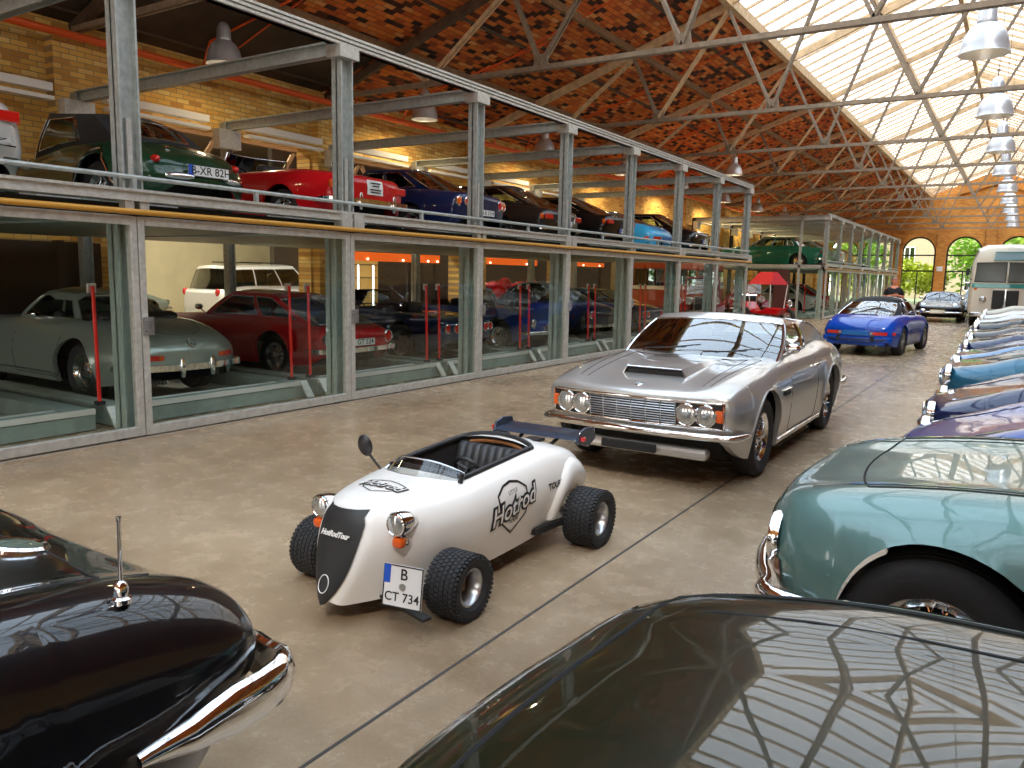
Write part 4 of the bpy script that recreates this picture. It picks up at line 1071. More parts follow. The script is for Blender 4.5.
    for s in (1,):
        b = MB(); a = Vector((.37, -.27, sh.top(.37, -.27).z)); e = a+Vector((.055, -.05, .105)); b.tube([a, a+Vector((.02, -.02, .04)), e], .007, 6)
        st0 = len(b.v); b.lathe([(0, .012), (.04, .012), (.05, .004), (.05, -.004), (.035, -.02), (0, -.028)], 18); b.xf(Matrix.Translation(e+Vector((.0, -.012, .03))) @ Matrix.Rotation(-1.4, 4, 'Y') @ Matrix.Scale(1.25, 4, (1, 0, 0)), st0)
        b.build('wing_mirror', M_black, t, smooth=50)
    b = MB(); q = sh.top(.35, .262); b.tube([q, q+Vector((0, .01, .05))], .014, 8); b.build('screen_clamp', M_black, t, smooth=50)
    # grille shield, black, pointed at the bottom
    N = 14; rg = []
    for i in range(N+1):
        f = i/N; z = .535-.43*f; w = .135*(1-f**2.6)**.7 if f < 1 else .0; w = max(w*(1 if f > .08 else .9), .012)
        rg.append([tuple(sh.front(w*q, z, 1, .010+.022*(1-q*q))) for q in (-1, -.93, -.6, -.25, 0, .25, .6, .93, 1)])
    MB().grid(rg).build('grille', mat('grille_black', (.022, .022, .022), .55), t, smooth=60)
    b = MB(); b.tube([sh.front(.03*math.cos(a), .2+.04*math.sin(a), 1, .033) for a in lin(0, 2*PI, 24)[:-1]], .0025, 5, closed=True); b.build('crank_hole_ring', M_white, t)
    Mf = Matrix(((0, 0, 1, .8), (1, 0, 0, 0), (0, 1, 0, 0), (0, 0, 0, 1)))
    me = refine(text_mesh('HotRodTour', .033, shear=.3, offset=.002)); me.transform(Matrix.Rotation(-.0, 4, 'Z')); drape(me, sh, 'f', Matrix.Translation((0, .0, .42)) @ Mf, .036); mobj('grille_lettering', me, M_white, t)
    # suspension, lamps, wheels
    wy = .425; fx, rx = .62, -.68
    b = MB(); b.tube([(fx, -wy, .17), (fx, wy, .17)], .014, 6); b.tube([(fx-.06, -wy, .20), (fx-.2, -.2, .25), (fx-.2, .2, .25), (fx-.06, wy, .20)], .011, 6)
    b.tube([(fx+.05, -wy+.02, .15), (fx-.35, -.25, .15)], .012, 6); b.tube([(fx+.05, wy-.02, .15), (fx-.35, .25, .15)], .012, 6); b.build('front_axle', M_black, t, smooth=50)
    b = MB(); b.tube([(rx, -wy, .175), (rx, wy, .175)], .022, 8)
    for s in (1, -1): b.bar((rx+.02, s*wy*.96, .17), (rx+.45, s*.36, .17), .03, .035)
    b.build('rear_axle', M_black, t, smooth=50)
    for s in (1, -1):
        add_wheel(t, fx, s*.46, .160, .18, 'kart', steer=0, rr=.092); add_wheel(t, rx, s*.495, .175, .195, 'kart', rr=.102)
        o = lamp(t, (.84, s*.25, .475), .05, depth=.02)
        b = MB(); b.lathe([(.060, -.004), (.060, -.02), (.056, -.06), (.042, -.11), (.02, -.14), (0, -.148)], 20); b.build('lamp_bowl', M_chrome, o, smooth=60)
        b = MB(); b.tube([(.80, s*.26, .44), (.78, s*.25, .40), (.72, s*.2, .40)], .011, 6); b.build('lamp_bracket', M_chrome, t, smooth=60)
        blockpart(t, 'indicator', M_amber, (.83, s*.262, .388), .05, .058, .05, .016)
        blockpart(t, 'indicator_cup', M_chrome, (.795, s*.262, .39), .035, .056, .048, .014)
    # rear fender blister seen on the flank
    for s in (1, -1):
        b = MB(); R0 = []
        for i in range(19):
            a = PI*(i/18)*1.0; rr_ = []
            for q, off in ((1.0, .0), (.96, .02), (.86, .032), (.7, .028), (.5, .006)):
                x = rx+.29*q*math.cos(a); z = .2+.33*q*math.sin(a)
                p = sh.side(min(max(x, -.95), .3), min(z, .52), s); rr_.append((x, p.y+s*off, z))
            R0.append(rr_)
        b.grid(R0); b.build('rear_fender', M_hotwhite, t, smooth=60)
    # rear wing on two struts
    b = MB(); prof = [(.11, .0), (.09, .018), (.03, .026), (-.05, .02), (-.11, .03), (-.1, .018), (-.03, .008), (.05, -.004)]
    rows_ = [[(-.93+px, y, .60+pz) for px, pz in prof] for y in lin(-.32, .32, 6)]; b.grid(rows_, closed=True)
    b.f.append(tuple(range(8))); b.m.append(0); b.f.append(tuple(range(len(b.v)-8, len(b.v)))); b.m.append(0)
    o = b.build('rear_wing', paint('wing_slate_blue', (.025, .038, .062), 0, .35), t, smooth=50)
    for s in (1, -1):
        b = MB(); b.prism([(-.81, .585), (-.84, .655), (-.92, .675), (-1.04, .665), (-1.07, .585), (-.97, .545)], s*.32-.01, s*.32+.01, plane='XZ'); b.build('wing_end_plate', paint('wing_slate_blue', (.025, .038, .062)), t, bevel=.008)
        b = MB(); b.tube([(-.78, s*.12, .54), (-.93, s*.14, .6)], .012, 6); b.build('wing_strut', M_black, t)
        blockpart(t, 'marker_lamp', M_redlens, (-.86, s*.342, .61), .03, .03, .03, .006)
        b = MB(); q = sh.top(-.58, s*.13); b.box(q.x-.07, q.x+.07, q.y-.05, q.y+.05, q.z-.01, q.z+.008); b.build('deck_bracket', M_black, t)
    # lettering and shields
    D = mat('decal_black', (.012, .012, .013), .45); Wt = mat('decal_white', (.82, .80, .77), .4)
    for s in (1, -1):
        Ms = Matrix(((-s*-1, 0, 0, 0), (0, 0, -1, 0), (0, 1, 0, 0), (0, 0, 0, 1)))
        sx = -1 if s > 0 else 1
        F = lambda me, cx, cz, lift: drape(me, sh, 's', Matrix(((sx, 0, 0, cx), (0, 0, 0, s*.5), (0, 1, 0, cz), (0, 0, 0, 1))), lift)
        shield = densify([(-.135, .085), (-.07, .125), (0, .138), (.07, .125), (.135, .085), (.13, .0), (.125, -.06), (.0, -.15), (-.125, -.06), (-.13, .0)])
        if s < 0: shield = shield
        cx, cz = .04, .395
        mobj('side_decal', F(ribbon(shield, .012), cx, cz, .003), D, t)
        me = refine(text_mesh('Hotrod', .138, shear=.28, offset=.015)); me.transform(Matrix.Rotation(.16, 4, 'Z')); mobj('side_decal', F(me, cx, cz, .005), D, t)
        me = refine(text_mesh('Hotrod', .138, shear=.28, offset=.0015)); me.transform(Matrix.Rotation(.16, 4, 'Z')); mobj('side_decal', F(me, cx, cz, .0075), Wt, t)
        me = refine(text_mesh('LITTLE', .03)); me.transform(Matrix.Rotation(.1, 4, 'Z')); mobj('side_decal', F(me, cx, cz+.085, .004), D, t)
        me = refine(text_mesh("'TOUR'", .032, offset=.001)); me.transform(Matrix.Rotation(.1, 4, 'Z')); mobj('side_decal', F(me, cx, cz-.075, .004), D, t)
        me = refine(text_mesh("'TOUR'", .05, offset=.002, shear=.2)); mobj('side_decal', F(me, -.40, .42, .004), D, t)
    T = lambda me, lift: drape(me, sh, 't', Matrix.Translation((.66, 0, 1)) @ Matrix.Rotation(PI/2, 4, 'Z'), lift)
    sh2 = densify([(-.12, .045), (-.06, .062), (0, .07), (.06, .062), (.12, .045), (.115, .0), (.08, -.05), (0, -.085), (-.08, -.05), (-.115, 0)])
    mobj('hood_decal', T(ribbon(sh2, .006), .003), D, t)
    mobj('hood_decal', T(refine(text_mesh('Hotrod', .085, shear=.28, offset=.006)), .005), D, t); mobj('hood_decal', T(refine(text_mesh('Hotrod', .085, shear=.28)), .007), Wt, t)
    # number plate on its black bracket
    b = MB(); b.bar((.84, .17, .115), (.915, .50, .10), .05, .014); b.build('plate_bracket', M_black, t)
    pl = plate(t, '', .205, .195, (.92, .36, .222), 1, rows=[('B', .005, .055, .072), ('CT 734', 0, -.05, .058)], eu=False)
    b = MB(); b.box(.0008, .0022, -.1, -.066, .012, .095); b.build('blue_band', M_blue, pl); pl.rotation_euler = (0, -.15, .18)
    b = MB(); b.lathe([(0, .003), (.017, .003), (.017, 0)], 16, axis='X'); b.build('plate_seal', M_brushed, pl)
    exhaust(sh, t, (.15,), -1, .2)
    return t
hot_rod()
# --- blue targa, seen from behind ---------------------------------------------------
P911 = [(-2.08, .665, .60, .63, .71, .50, .65, .32), (-1.75, .84, .64, .79, .77, .56, .72, .22), (-1.135, .94, .66, .88, .80, .62, .77, .2), (-.5, .91, .71, .88, .80, .62, .76, .19), (.35, .875, .71, .86, .795, .62, .75, .19), (.75, .83, .69, .86, .80, .62, .75, .19),
        (1.135, .745, .66, .85, .805, .62, .75, .19), (1.65, .65, .60, .75, .77, .56, .70, .24), (1.95, .56, .56, .62, .72, .50, .64, .32), (2.05, .52, .54, .55, .68, .47, .60, .36)]
def rear_engine(nm, label, loc, rz, pm, targa, group=None, lights=M_redlens, r=.315, txt=None, coll=None):
    g = dict(x=(.62, .15, -.62, -1.62), yb=.70, yt=.515, zt=1.29, bow=.14, rbow=.14, ybr=.60, ytr=.46, ztr=1.23, bulge=.03, side=[0, .055, .45, .5, .68, 1], sidet=[0, .06, .53, .58, .82, 1])
    t, sh = make_car(nm, label, 'car', loc, rz, P911, 1.135, -1.135, r, .70, pm, 'alloy', group, nose=(.16, .1, .12), tail=(.16, .1, .12), g=g, ra=.37, roofm=M_soft if targa else None, tyre=.2, seats=((-.05, 1), (-.8, 0)), belt=.82, step=.07)
    if targa:   # brushed hoop behind the doors
        b = MB(); G = sh.gh['grid']
        Rr = []
        for f in lin(0, 1, 3):
            x = lambda z: -.36-.16*f-.10*(1.3-z)/.4
            arc = [(.70, .86), (.68, .98), (.63, 1.10), (.565, 1.215), (.50, 1.265), (.3, 1.302), (0, 1.315)]
            Rr.append([(x(z), y+.012, z+.006) for y, z in arc]+[(x(z), -y-.012, z+.006) for y, z in arc[:-1][::-1]])
        b.grid(Rr); b.build('targa_hoop', M_brushed, t, smooth=50)
    for s in (1, -1):
        b = MB(); b.grid([[tuple(sh.front(s*y, z, -1, .012)) for y in lin(.30, .62, 6)]+[tuple(sh.side(x, z, s, .008)) for x in (-1.86, -1.76)] for z in (.475, .51, .545)]); b.build('tail_light', lights, t, smooth=50)
        blockpart(t, 'reverse_lamp', M_lens, sh.front(s*.33, .51, -1, .02), .02, .06, .065, .006)
        blockpart(t, 'bumper_overrider', M_black, sh.front(s*.36, .40, -1, .05), .07, .06, .13, .012); lamp(t, sh.front(s*.55, .70, 1, .0) if False else (1.72, s*.58, .70), .09, 1, dirv=(1, 0, .35))
        p = sh.side(.45, .86, s); mirror(t, p, s)
        b = MB(); b.tube([sh.side(x, .215, s, .01) for x in lin(-.7, .7, 8)], .02, 6); b.build('sill_trim', M_black, t)
    bumper(sh, t, -1, .375, .11, .02, .12, m=pm, yw=.70)
    b = MB(); b.tube([sh.front(y, .375, -1, .065) for y in lin(-.62, .62, 14)], .014, 5); b.build('bumper_strip', M_black, t)
    o = blockpart(t, 'reflector_panel', paint('panel_blue', (.01, .13, .42)), sh.front(0, .51, -1, .012), .016, .56, .10, .006)
    b = MB()
    for k in range(7): b.tube([sh.top(-1.30-.035*k, y, .006) for y in lin(-.3, .3, 6)], .006, 4)
    b.build('engine_grille', M_black, t)
    seam(sh, t, [[('t', -1.22, y) for y in lin(-.42, .42, 6)], [('t', x, .42) for x in lin(-1.22, -1.95, 7)], [('t', x, -.42) for x in lin(-1.22, -1.95, 7)]], name='engine_lid_seam')
    exhaust(sh, t, (-.45,), z=.24); blockpart(t, 'rear_valance', pm, (-1.90, 0, .29), .24, 1.22, .12, .04)
    if txt: plate(t, txt, .46, .11, tuple(sh.front(0, .50, -1, .03)), -1)
    return t
rear_engine('targa_car', 'bright blue open-top sports car seen from behind beyond the silver coupe', (-2.83, 20.95, 0), PI/2-.10, M_bluep, True)

# --- a general classic with options ---------------------------------------------------
def classic(nm, label, loc, rz, pm, group=None, L=4.4, hw=.84, zn=.66, zh=.82, zc=.90, zd=.88, zt=.74, fb=.03, wb=2.5, fo=.85, r=.32, wk='chrome', g=None, cut=None, front=None, rear=None, zroof=1.30, fast=.3, soft=False, roofm=None, glass=None, txt=None, bump=True, scr=True, tw=None, step=.09, nose=(.16, .1, .12), tail=(.14, .1, .12), seatm=None, trim=None, cat='car', open_=False, light=.085, eu=True, sill=.2, bdim=(.42, .08, .05, .25)):
    xf = wb/2; xr = -wb/2; n = xf+fo; t0 = n-L
    st = rows(n, t0, hw, zn, zh, zc, zd, zt, xf, xr, fb=fb, sill=sill)
    gg = None
    if not open_:
        gg = dict(x=(xf-.62, xf-1.2, xr+.42-fast*.2, xr-.35-fast*.6), yb=hw*.83, yt=hw*.63, zt=zroof, ybr=hw*.76, ytr=hw*.57, bow=.13, rbow=.13)
        if g: gg.update(g)
    else: cut = cut or (xr+.25, xf-.62, 7)
    t, sh = make_car(nm, label, cat, loc, rz, st, xf, xr, r, tw or hw-.15, pm, wk, group, nose, tail, gg, cut, ra=r+.06, soft=soft, roofm=roofm, glass=glass, trim=trim, step=step, belt=zc-.06, seatm=seatm)
    if open_:
        cabin(sh, t, xr+.3, xf-.66, hw*.70, zc-.03, ((.0-.25, 1),), m=seatm)
        P = [Vector((xf-.66-.18*abs(q)**2, hw*.76*q, 0)) for q in lin(-1, 1, 14)]
        lo = [(p.x, p.y, sh.top(min(p.x+.1, xf-.5), p.y).z) for p in P]; hi = [(p.x-.26, p.y*.92, zc+.33) for p in P]
        MB().grid([lo, hi]).build('windshield', M_carglass, t, smooth=60)
        b = MB(); b.tube(lo+hi[::-1], .012, 6, closed=True); b.build('windshield_frame', M_chrome, t, smooth=60)
    for s in (1, -1):
        for e, fn in ((1, front), (-1, rear)):
            if fn == 'round': f = sh.front(s*hw*.74, zn-.06 if e > 0 else zt-.12, e, .0); lamp(t, f, light, e, 'headlight' if e > 0 else 'tail_light', lens=M_lens if e > 0 else M_redlens, depth=.04)
            elif fn == 'twin':
                for q in (.52, .76): lamp(t, sh.front(s*hw*q, zn-.07 if e > 0 else zt-.13, e, .0), .07 if e > 0 else .075, e, 'headlight' if e > 0 else 'tail_light', lens=M_lens if e > 0 else M_redlens, depth=.025)
            elif fn == 'amberred':
                lamp(t, sh.front(s*hw*.78, zt-.15, e, 0), .075, e, 'tail_light', lens=M_amber, depth=.03); lamp(t, sh.front(s*hw*.58, zt-.15, e, 0), .075, e, 'tail_light', lens=M_redlens, depth=.03)
            elif fn == 'block':
                f = sh.front(s*hw*.68, zt-.14, -1, .006); blockpart(t, 'tail_light', M_redlens, f, .04, .28, .10, .01); blockpart(t, 'indicator', M_amber, sh.front(s*hw*.86, zt-.14, -1, .006), .05, .07, .10, .01)
            elif fn == 'small':
                f = sh.front(s*hw*.72, zt-.12, -1, .02); lamp(t, f, .045, -1, 'tail_light', lens=M_redlens, depth=.06)
            elif fn == 'popup':
                lamp(t, sh.top(sh.x1-.35, s*hw*.66, .0), .10, 1, dirv=(.8, 0, .6), depth=.03)
        if not (nm.startswith('van')): p = sh.side(xf-.75, zc-.02, s); mirror(t, (p.x, p.y-s*.04, p.z), s)
    if bump: bumper(sh, t, 1, *bdim); bumper(sh, t, -1, bdim[0]+.02, *bdim[1:])
    if front in ('round', 'twin'):
        b = MB()
        for z in lin(zn-.22, zn-.08, 6): b.tube([sh.front(y, z, 1, .01) for y in lin(-.3, .3, 8)], .007, 4)
        b.tube([sh.front(.33*math.cos(a), zn-.15+.09*math.sin(a), 1, .012) for a in lin(0, 2*PI, 24)[:-1]], .012, 5, closed=True); b.build('grille', M_chrome, t, smooth=60)
    if txt is not None: plate(t, txt, .46, .11, tuple(sh.front(0, .55, -1, .03)), -1, eu=eu)
    exhaust(sh, t, (.4,))
    return t, sh

# --- nearest cars ---------------------------------------------------
# teal coupe, nose to the aisle
st = [(-2.3, .78, .62, .72, .78, .58, .70, .36), (-1.9, .90, .70, .86, .85, .6, .8, .22), (-1.25, .96, .74, .93, .88, .64, .84, .2), (0, .93, .76, .90, .875, .64, .84, .2), (.62, .925, .76, .895, .87, .64, .84, .2), (1.25, .885, .74, .885, .88, .64, .84, .2), (1.75, .83, .70, .835, .85, .60, .81, .24), (2.05, .77, .66, .775, .80, .58, .76, .33), (2.16, .72, .62, .715, .765, .56, .72, .40)]
g = dict(x=(.66, .0, -.95, -1.85), yb=.74, yt=.56, zt=1.31, ybr=.64, ytr=.48, bow=.15, rbow=.15)
TEAL, sh = make_car('teal_coupe', 'teal classic coupe with rounded nose and chrome bumper parked nose to aisle', 'car', (1.29, 3.85, 0), PI, st, 1.45, -1.25, .34, .73, M_teal, 'wire', nose=(.22, .12, .06), tail=(.14, .1, .1), g=g, ra=.41, step=.05, flare=.018, rr=.2)
bumper(sh, TEAL, 1, .42, .085, .035, .34); bumper(sh, TEAL, -1, .45, .09, .05, .3)
for s in (1, -1):
    lamp(TEAL, sh.front(s*.60, .60, 1, -.01), .095, 1, depth=.03); blockpart(TEAL, 'indicator', M_redlens, sh.front(s*.62, .34, 1, -.03), .06, .10, .06, .012)
    p = sh.side(.45, .9, s); mirror(TEAL, p, s)
    b = MB(); b.grid([[tuple(sh.front(s*y, z, 1, .008)) for y in lin(.50, .72, 5)] for z in (.46, .5, .54)]); b.build('side_grille', mat('copper_reflector', (.30, .11, .04), .3, .6), TEAL)
b = MB(); rg = [[tuple(sh.front(y, z, 1, .006)) for y in lin(-.4, .4, 12)] for z in (.48, .56, .64)]; b.grid(rg); b.build('grille', M_dark, TEAL)
seam(sh, TEAL, [[('t', x, s*(.60-.02*(x-.7))) for x in lin(.72, 1.72, 14)] for s in (1, -1)]+[[('t', 1.72+.08*(1-(y/.58)**2), y) for y in lin(-.58, .58, 12)]], r=.005, name='hood_seam')
wipers(sh, TEAL, g)

# dark olive car right under the camera
st = [(-2.3, .80, .64, .74, .80, .58, .72, .36), (-1.8, .92, .74, .88, .88, .6, .83, .22), (-1.3, .97, .77, .93, .90, .64, .86, .2), (0, .96, .79, .92, .90, .64, .86, .2), (.6, .965, .79, .925, .90, .64, .86, .2), (1.3, .945, .77, .925, .90, .64, .86, .2), (1.75, .90, .73, .88, .88, .62, .84, .24), (2.02, .835, .68, .815, .84, .6, .80, .32), (2.15, .765, .64, .745, .80, .58, .76, .38)]
g = dict(x=(.25, -.3, -1.1, -1.8), yb=.74, yt=.56, zt=1.34, ybr=.66, ytr=.5, bow=.14, rbow=.14)
OL, sh = make_car('olive_saloon', 'very dark olive glossy car under the camera, its hood mirroring the roof', 'car', (1.22, 1.14, 0), PI, st, 1.3, -1.3, .34, .74, M_olive, 'chrome', nose=(.20, .16, .08), tail=(.14, .1, .1), g=g, ra=.41, step=.05)
bumper(sh, OL, 1, .42, .10, .055, .3); bumper(sh, OL, -1, .45, .09, .05, .3)
for s in (1, -1): lamp(OL, sh.front(s*.58, .60, 1, 0), .09, 1, depth=.03)
b = MB()
for s in (1, -1): b.tube([sh.top(x, s*(.70-.035*(x-.3))) for x in lin(.3, 1.86, 18)], .0055, 5)
b.tube([sh.top(1.86+.06*(1-(y/.645)**2), y) for y in lin(-.645, .645, 16)], .0055, 5); b.build('hood_seam', M_dark, OL, smooth=60)
b = MB(); rg = [[tuple(sh.front(y, z, 1, .006)) for y in lin(-.42, .42, 12)] for z in (.46, .55, .64)]; b.grid(rg); b.build('grille', M_dark, OL)
b = MB(); q = sh.top(2.0, .30); b.box(-.05, .05, -.012, .012, 0, .012); o = b.build('hood_badge', M_chrome, OL, bevel=.004); o.location = q

# black car at the left edge, its end towards the aisle
st = [(-2.3, .74, .62, .72, .78, .56, .70, .36), (-1.8, .86, .72, .86, .86, .6, .8, .22), (-1.3, .92, .76, .92, .88, .62, .84, .2), (0, .90, .78, .90, .88, .62, .84, .2), (.7, .90, .77, .925, .88, .62, .84, .2), (1.3, .88, .74, .93, .87, .62, .83, .22), (1.75, .845, .69, .885, .84, .60, .79, .28), (2.05, .785, .66, .815, .80, .64, .72, .42), (2.20, .72, .62, .745, .745, .66, .66, .50)]
g = dict(x=(.4, -.1, -.9, -1.5), yb=.72, yt=.55, zt=1.32, ybr=.66, ytr=.5)
BK, sh = make_car('black_saloon', 'glossy black fifties car with chrome bumper blades and aerial at the lower left', 'car', (-2.4, -.81, 0), PI/2, st, 1.2, -1.3, .33, .72, M_gblack, 'chrome', nose=(.05, .07, .1), tail=(.2, .12, .1), g=g, ra=.40, step=.05)
bumper(sh, BK, 1, .56, .13, .05, .42); bumper(sh, BK, -1, .5, .12, .08, .3)
for s in (1, -1): lamp(BK, sh.front(s*.5, .62, 1, -.02), .06, 1, 'tail_light', lens=M_redlens, depth=.03)
q = sh.top(1.80, -.69); b = MB(); b.lathe([(.024, -.004), (.024, .008), (.016, .012), (.018, .03), (.012, .045), (.005, .05), (.0045, .19), (.006, .192), (.006, .204), (0, .205)], 14); o = b.build('aerial', M_chrome, BK, smooth=40); o.location = q; o.rotation_euler = (0, .02, 0)
q = sh.top(1.90, .02); b = MB(); b.lathe([(.09, -.03), (.09, .008), (.082, .016), (.07, .012)], 28); o = b.build('round_badge', M_chrome, BK, smooth=40); o.location = q; o.rotation_euler = (0, .22, 0)
b = MB(); b.lathe([(.07, .012), (.04, .022), (0, .026)], 24); b.build('badge_enamel', mat('enamel_greenish', (.10, .14, .11), .2, coat=1), o, smooth=60)
seam(sh, BK, [[('t', x, s*(.56-.05*(x-.6)/1.2)) for x in lin(.6, 1.85, 12)] for s in (1, -1)]+[[('t', 1.85+.1*(1-(y/.5)**2), y) for y in lin(-.5, .5, 10)]], name='lid_seam')

# --- row of cars nosed to the aisle on the right ---------------------------------------
ROW = 'cars nosed to the aisle on the right'
specs = [
 ('navy sports car with long low hood, next after the teal coupe', 6.0, M_dblue, dict(zn=.62, zh=.80, fb=.05, front='round', L=4.4)),
 ('dark blue sports car with round chrome headlight, second after the teal coupe', 8.1, M_navy, dict(zn=.62, zh=.79, fb=.06, front='round')),
 ('petrol blue classic with full chrome nose, third after the teal coupe', 10.2, M_petrol, dict(zn=.74, zh=.89, zc=.95, fb=.02, front='round', light=.1)),
 ('pale steel blue coupe, fourth after the teal coupe', 12.4, M_steelblue, dict(zn=.70, zh=.86, fb=.02, front='twin')),
 ('midnight blue saloon with chrome headlamp, fifth after the teal coupe', 14.6, M_navy, dict(zn=.74, zh=.88, fb=.02, front='round', light=.1)),
 ('brown saloon with pale chrome front, sixth after the teal coupe', 16.8, M_brownblk, dict(zn=.78, zh=.90, fb=.0, front='twin')),
 ('black saloon with upright nose and amber indicator, seventh after the teal coupe', 19.1, M_gblack, dict(zn=.82, zh=.93, zc=.98, fb=.0, front='round', light=.1)),
 ('white saloon, eighth after the teal coupe', 21.4, M_whitep, dict(zn=.82, zh=.92, zc=.97, front='twin')),
 ('silver classic, ninth after the teal coupe', 23.8, M_silver, dict(zn=.84, zh=.95, zc=1.0, front='round')),
 ('pale cream classic, tenth after the teal coupe', 26.3, paint('cream_paint', (.62, .56, .42)), dict(zn=.88, zh=1.0, zc=1.03, front='round', zroof=1.42)),
]
for i, (lab, y, pm, kw) in enumerate(specs):
    kw = dict(kw); L = kw.get('L', 4.35); nx = -.62-.035*i
    t, sh = classic('parked_car', lab+', nose to aisle' if len(lab.split()) < 13 else lab, (nx+.85+1.25, y, 0), PI, pm, ROW, bdim=(.40, .055, .03, .14), **kw)
    if i in (6, 5): 
        for s in (1, -1): blockpart(t, 'indicator', M_amber, sh.front(s*.66, .50, 1, .0), .07, .10, .16, .015)

# --- lower showcase cars (tails to the glass) -------------------------------------------
LOW = 'cars in the lower showcase'; z0 = ZLOW
st = [(-2.22, .70, .50, .66, .70, .54, .62, .36), (-2.0, .80, .60, .75, .80, .56, .72, .25), (-1.3, .95, .70, .88, .89, .60, .84, .2), (-.4, .99, .72, .92, .88, .60, .84, .2), (.4, .97, .72, .90, .88, .60, .84, .2), (1.1, .88, .70, .90, .89, .6, .84, .2), (1.8, .78, .64, .78, .83, .56, .78, .25), (2.2, .68, .55, .64, .72, .5, .64, .34)]
g = dict(x=(.55, .12, -.62, -1.25), yb=.70, yt=.50, zt=1.29, ybr=.56, ytr=.42, bow=.13, rbow=.2, side=[0, .07, .62, .66, .86, 1], crown=.06)
SL, sh = make_car('gullwing_coupe', 'pale green silver fifties coupe with rounded tail behind the glass', 'car', (-10.42, 5.8, z0), PI, st, 1.2, -1.2, .34, .71, M_slgrey, 'chrome', LOW, nose=(.2, .12, .1), tail=(.3, .16, .08), g=g, ra=.41, flare=.035, step=.06)
bumper(sh, SL, -1, .43, .085, .05, .34, overs=(.2, -.2)); bumper(sh, SL, 1, .42, .08, .05, .3)
for s in (1, -1):
    b = MB(); b.grid([[tuple(sh.front(s*y, z, -1, .012)) for y in lin(.42, .62, 5)] for z in (.515, .545, .575)]); b.build('tail_light', M_redlens, SL)
    blockpart(SL, 'indicator', M_amber, sh.front(s*.40, .545, -1, .01), .02, .06, .055, .006); lamp(SL, sh.front(s*.6, .6, 1, 0), .1)
    b = MB()
    for k in range(4): b.tube([sh.side(.62, .42+.05*k, s, .006), sh.side(.92, .42+.05*k, s, .006)], .009, 4)
    b.build('side_vent', M_dark, SL); b = MB(); b.tube([sh.side(x, .30, s, .006) for x in lin(-.78, .78, 10)], .012, 5); b.build('sill_trim', M_chrome, SL)
b = MB(); b.tube([sh.front(.05*math.cos(a), .70+.05*math.sin(a), -1, .012) for a in lin(0, 2*PI, 20)[:-1]], .005, 5, closed=True); 
for a in (PI/2, PI/2+2.094, PI/2+4.189): b.tube([sh.front(0, .70, -1, .012), sh.front(.05*math.cos(a), .70+.05*math.sin(a), -1, .012)], .004, 4)
b.build('round_badge', M_chrome, SL); exhaust(sh, SL, (.45, .38)); seam(sh, SL, [[('t', x, s*.48*math.sqrt(max(0, 1-((x+1.3)/-.75)**2)) if x < -1.3 else s*.48) for x in lin(-1.15, -2.04, 14)] for s in (1, -1)], name='lid_seam')
classic('red_coupe', 'red coupe with round amber tail lamps behind the second glass bay', (-10.45, 8.62, z0), PI, M_redp, LOW, zd=.84, zt=.72, rear='round', fast=1, front='round', txt='GT 524', eu=False, zroof=1.26, zc=.88, fb=.03, wk='wire')
t, sh = classic('dark_cabriolet', 'dark blue black open car with twin round red tail lamps', (-10.45, 11.42, z0), PI, M_navy, LOW, zd=.84, zt=.76, rear='twin', front='round', open_=True, wk='alloy', bump=False, r=.34)
t, sh = classic('blue_cabriolet', 'dark blue open car with white paper sheet on its hood', (-10.2, 14.2, z0), 0, M_dblue, LOW, front='round', rear='round', open_=True, zh=.86)
me = MB(); a = sh.top(1.25, .2); me.add([sh.top(x, y, .012) for x, y in ((1.1, -.05), (1.42, -.05), (1.42, .38), (1.1, .38))], [(0, 1, 2, 3)]); q = me.build('paper_sheet', M_white, t)
classic('black_saloon', 'black saloon with plump rounded tail behind the fifth glass bay', (-10.45, 17.0, z0), PI, M_gblack, LOW, zd=.92, zt=.80, rear='round', front='round', zroof=1.4, zc=.95, tail=(.3, .16, .12))
classic('dark_coupe', 'very dark blue coupe with round red tail lamps behind the sixth glass bay', (-10.45, 19.8, z0), PI, M_navy, LOW, rear='twin', front='round', zroof=1.25)

# --- upper showcase cars ------------------------------------------------------------------
UP = 'cars on the upper showcase deck'; z1 = ZUP
classic('silver_estate', 'silver white estate tail with red lamp at the left edge of the deck', (-10.3, 3.08, z1), PI, paint('silver_white_paint', (.62, .62, .60), .3), UP, L=4.6, hw=.88, zt=.98, zd=1.02, zc=.98, zroof=1.46, fast=1.7, rear='block', front='twin', r=.33, g=dict(ztr=1.42))
# green roadster with canvas hood
st = [(-2.12, .66, .40, .62, .60, .52, .52, .36), (-1.9, .80, .56, .74, .74, .55, .66, .26), (-1.25, .98, .66, .90, .84, .60, .78, .22), (-.5, .96, .68, .90, .80, .60, .76, .22), (.3, .93, .62, .86, .76, .60, .74, .22), (.8, .92, .50, .84, .80, .60, .76, .22), (1.2, .88, .46, .86, .84, .62, .78, .22), (1.7, .80, .40, .80, .80, .58, .72, .28), (2.05, .70, .34, .66, .66, .52, .56, .36)]
g = dict(x=(.42, .16, -.78, -1.42), yb=.67, yt=.58, zt=1.38, ybr=.60, ytr=.50, ztr=1.32, rz=.04, bow=.06, rbow=.16, side=[0, .05, .58, .60, .62, 1], crown=.05, bulge=.02)
GR, sh = make_car('green_roadster', 'racing green roadster with raised black canvas hood on the upper deck', 'car', (-10.05, 5.88, z1), PI, st, 1.2, -1.2, .34, .70, M_brg, 'wire', UP, nose=(.2, .1, .1), tail=(.35, .2, .08), g=g, ra=.42, roofm=M_soft, soft=True, flare=.03, step=.06)
plate(GR, 'B-XR 82H', .54, .125, tuple(sh.front(0, .60, -1, .04)), -1)
bumper(sh, GR, 1, .42, .08, .05, .3)
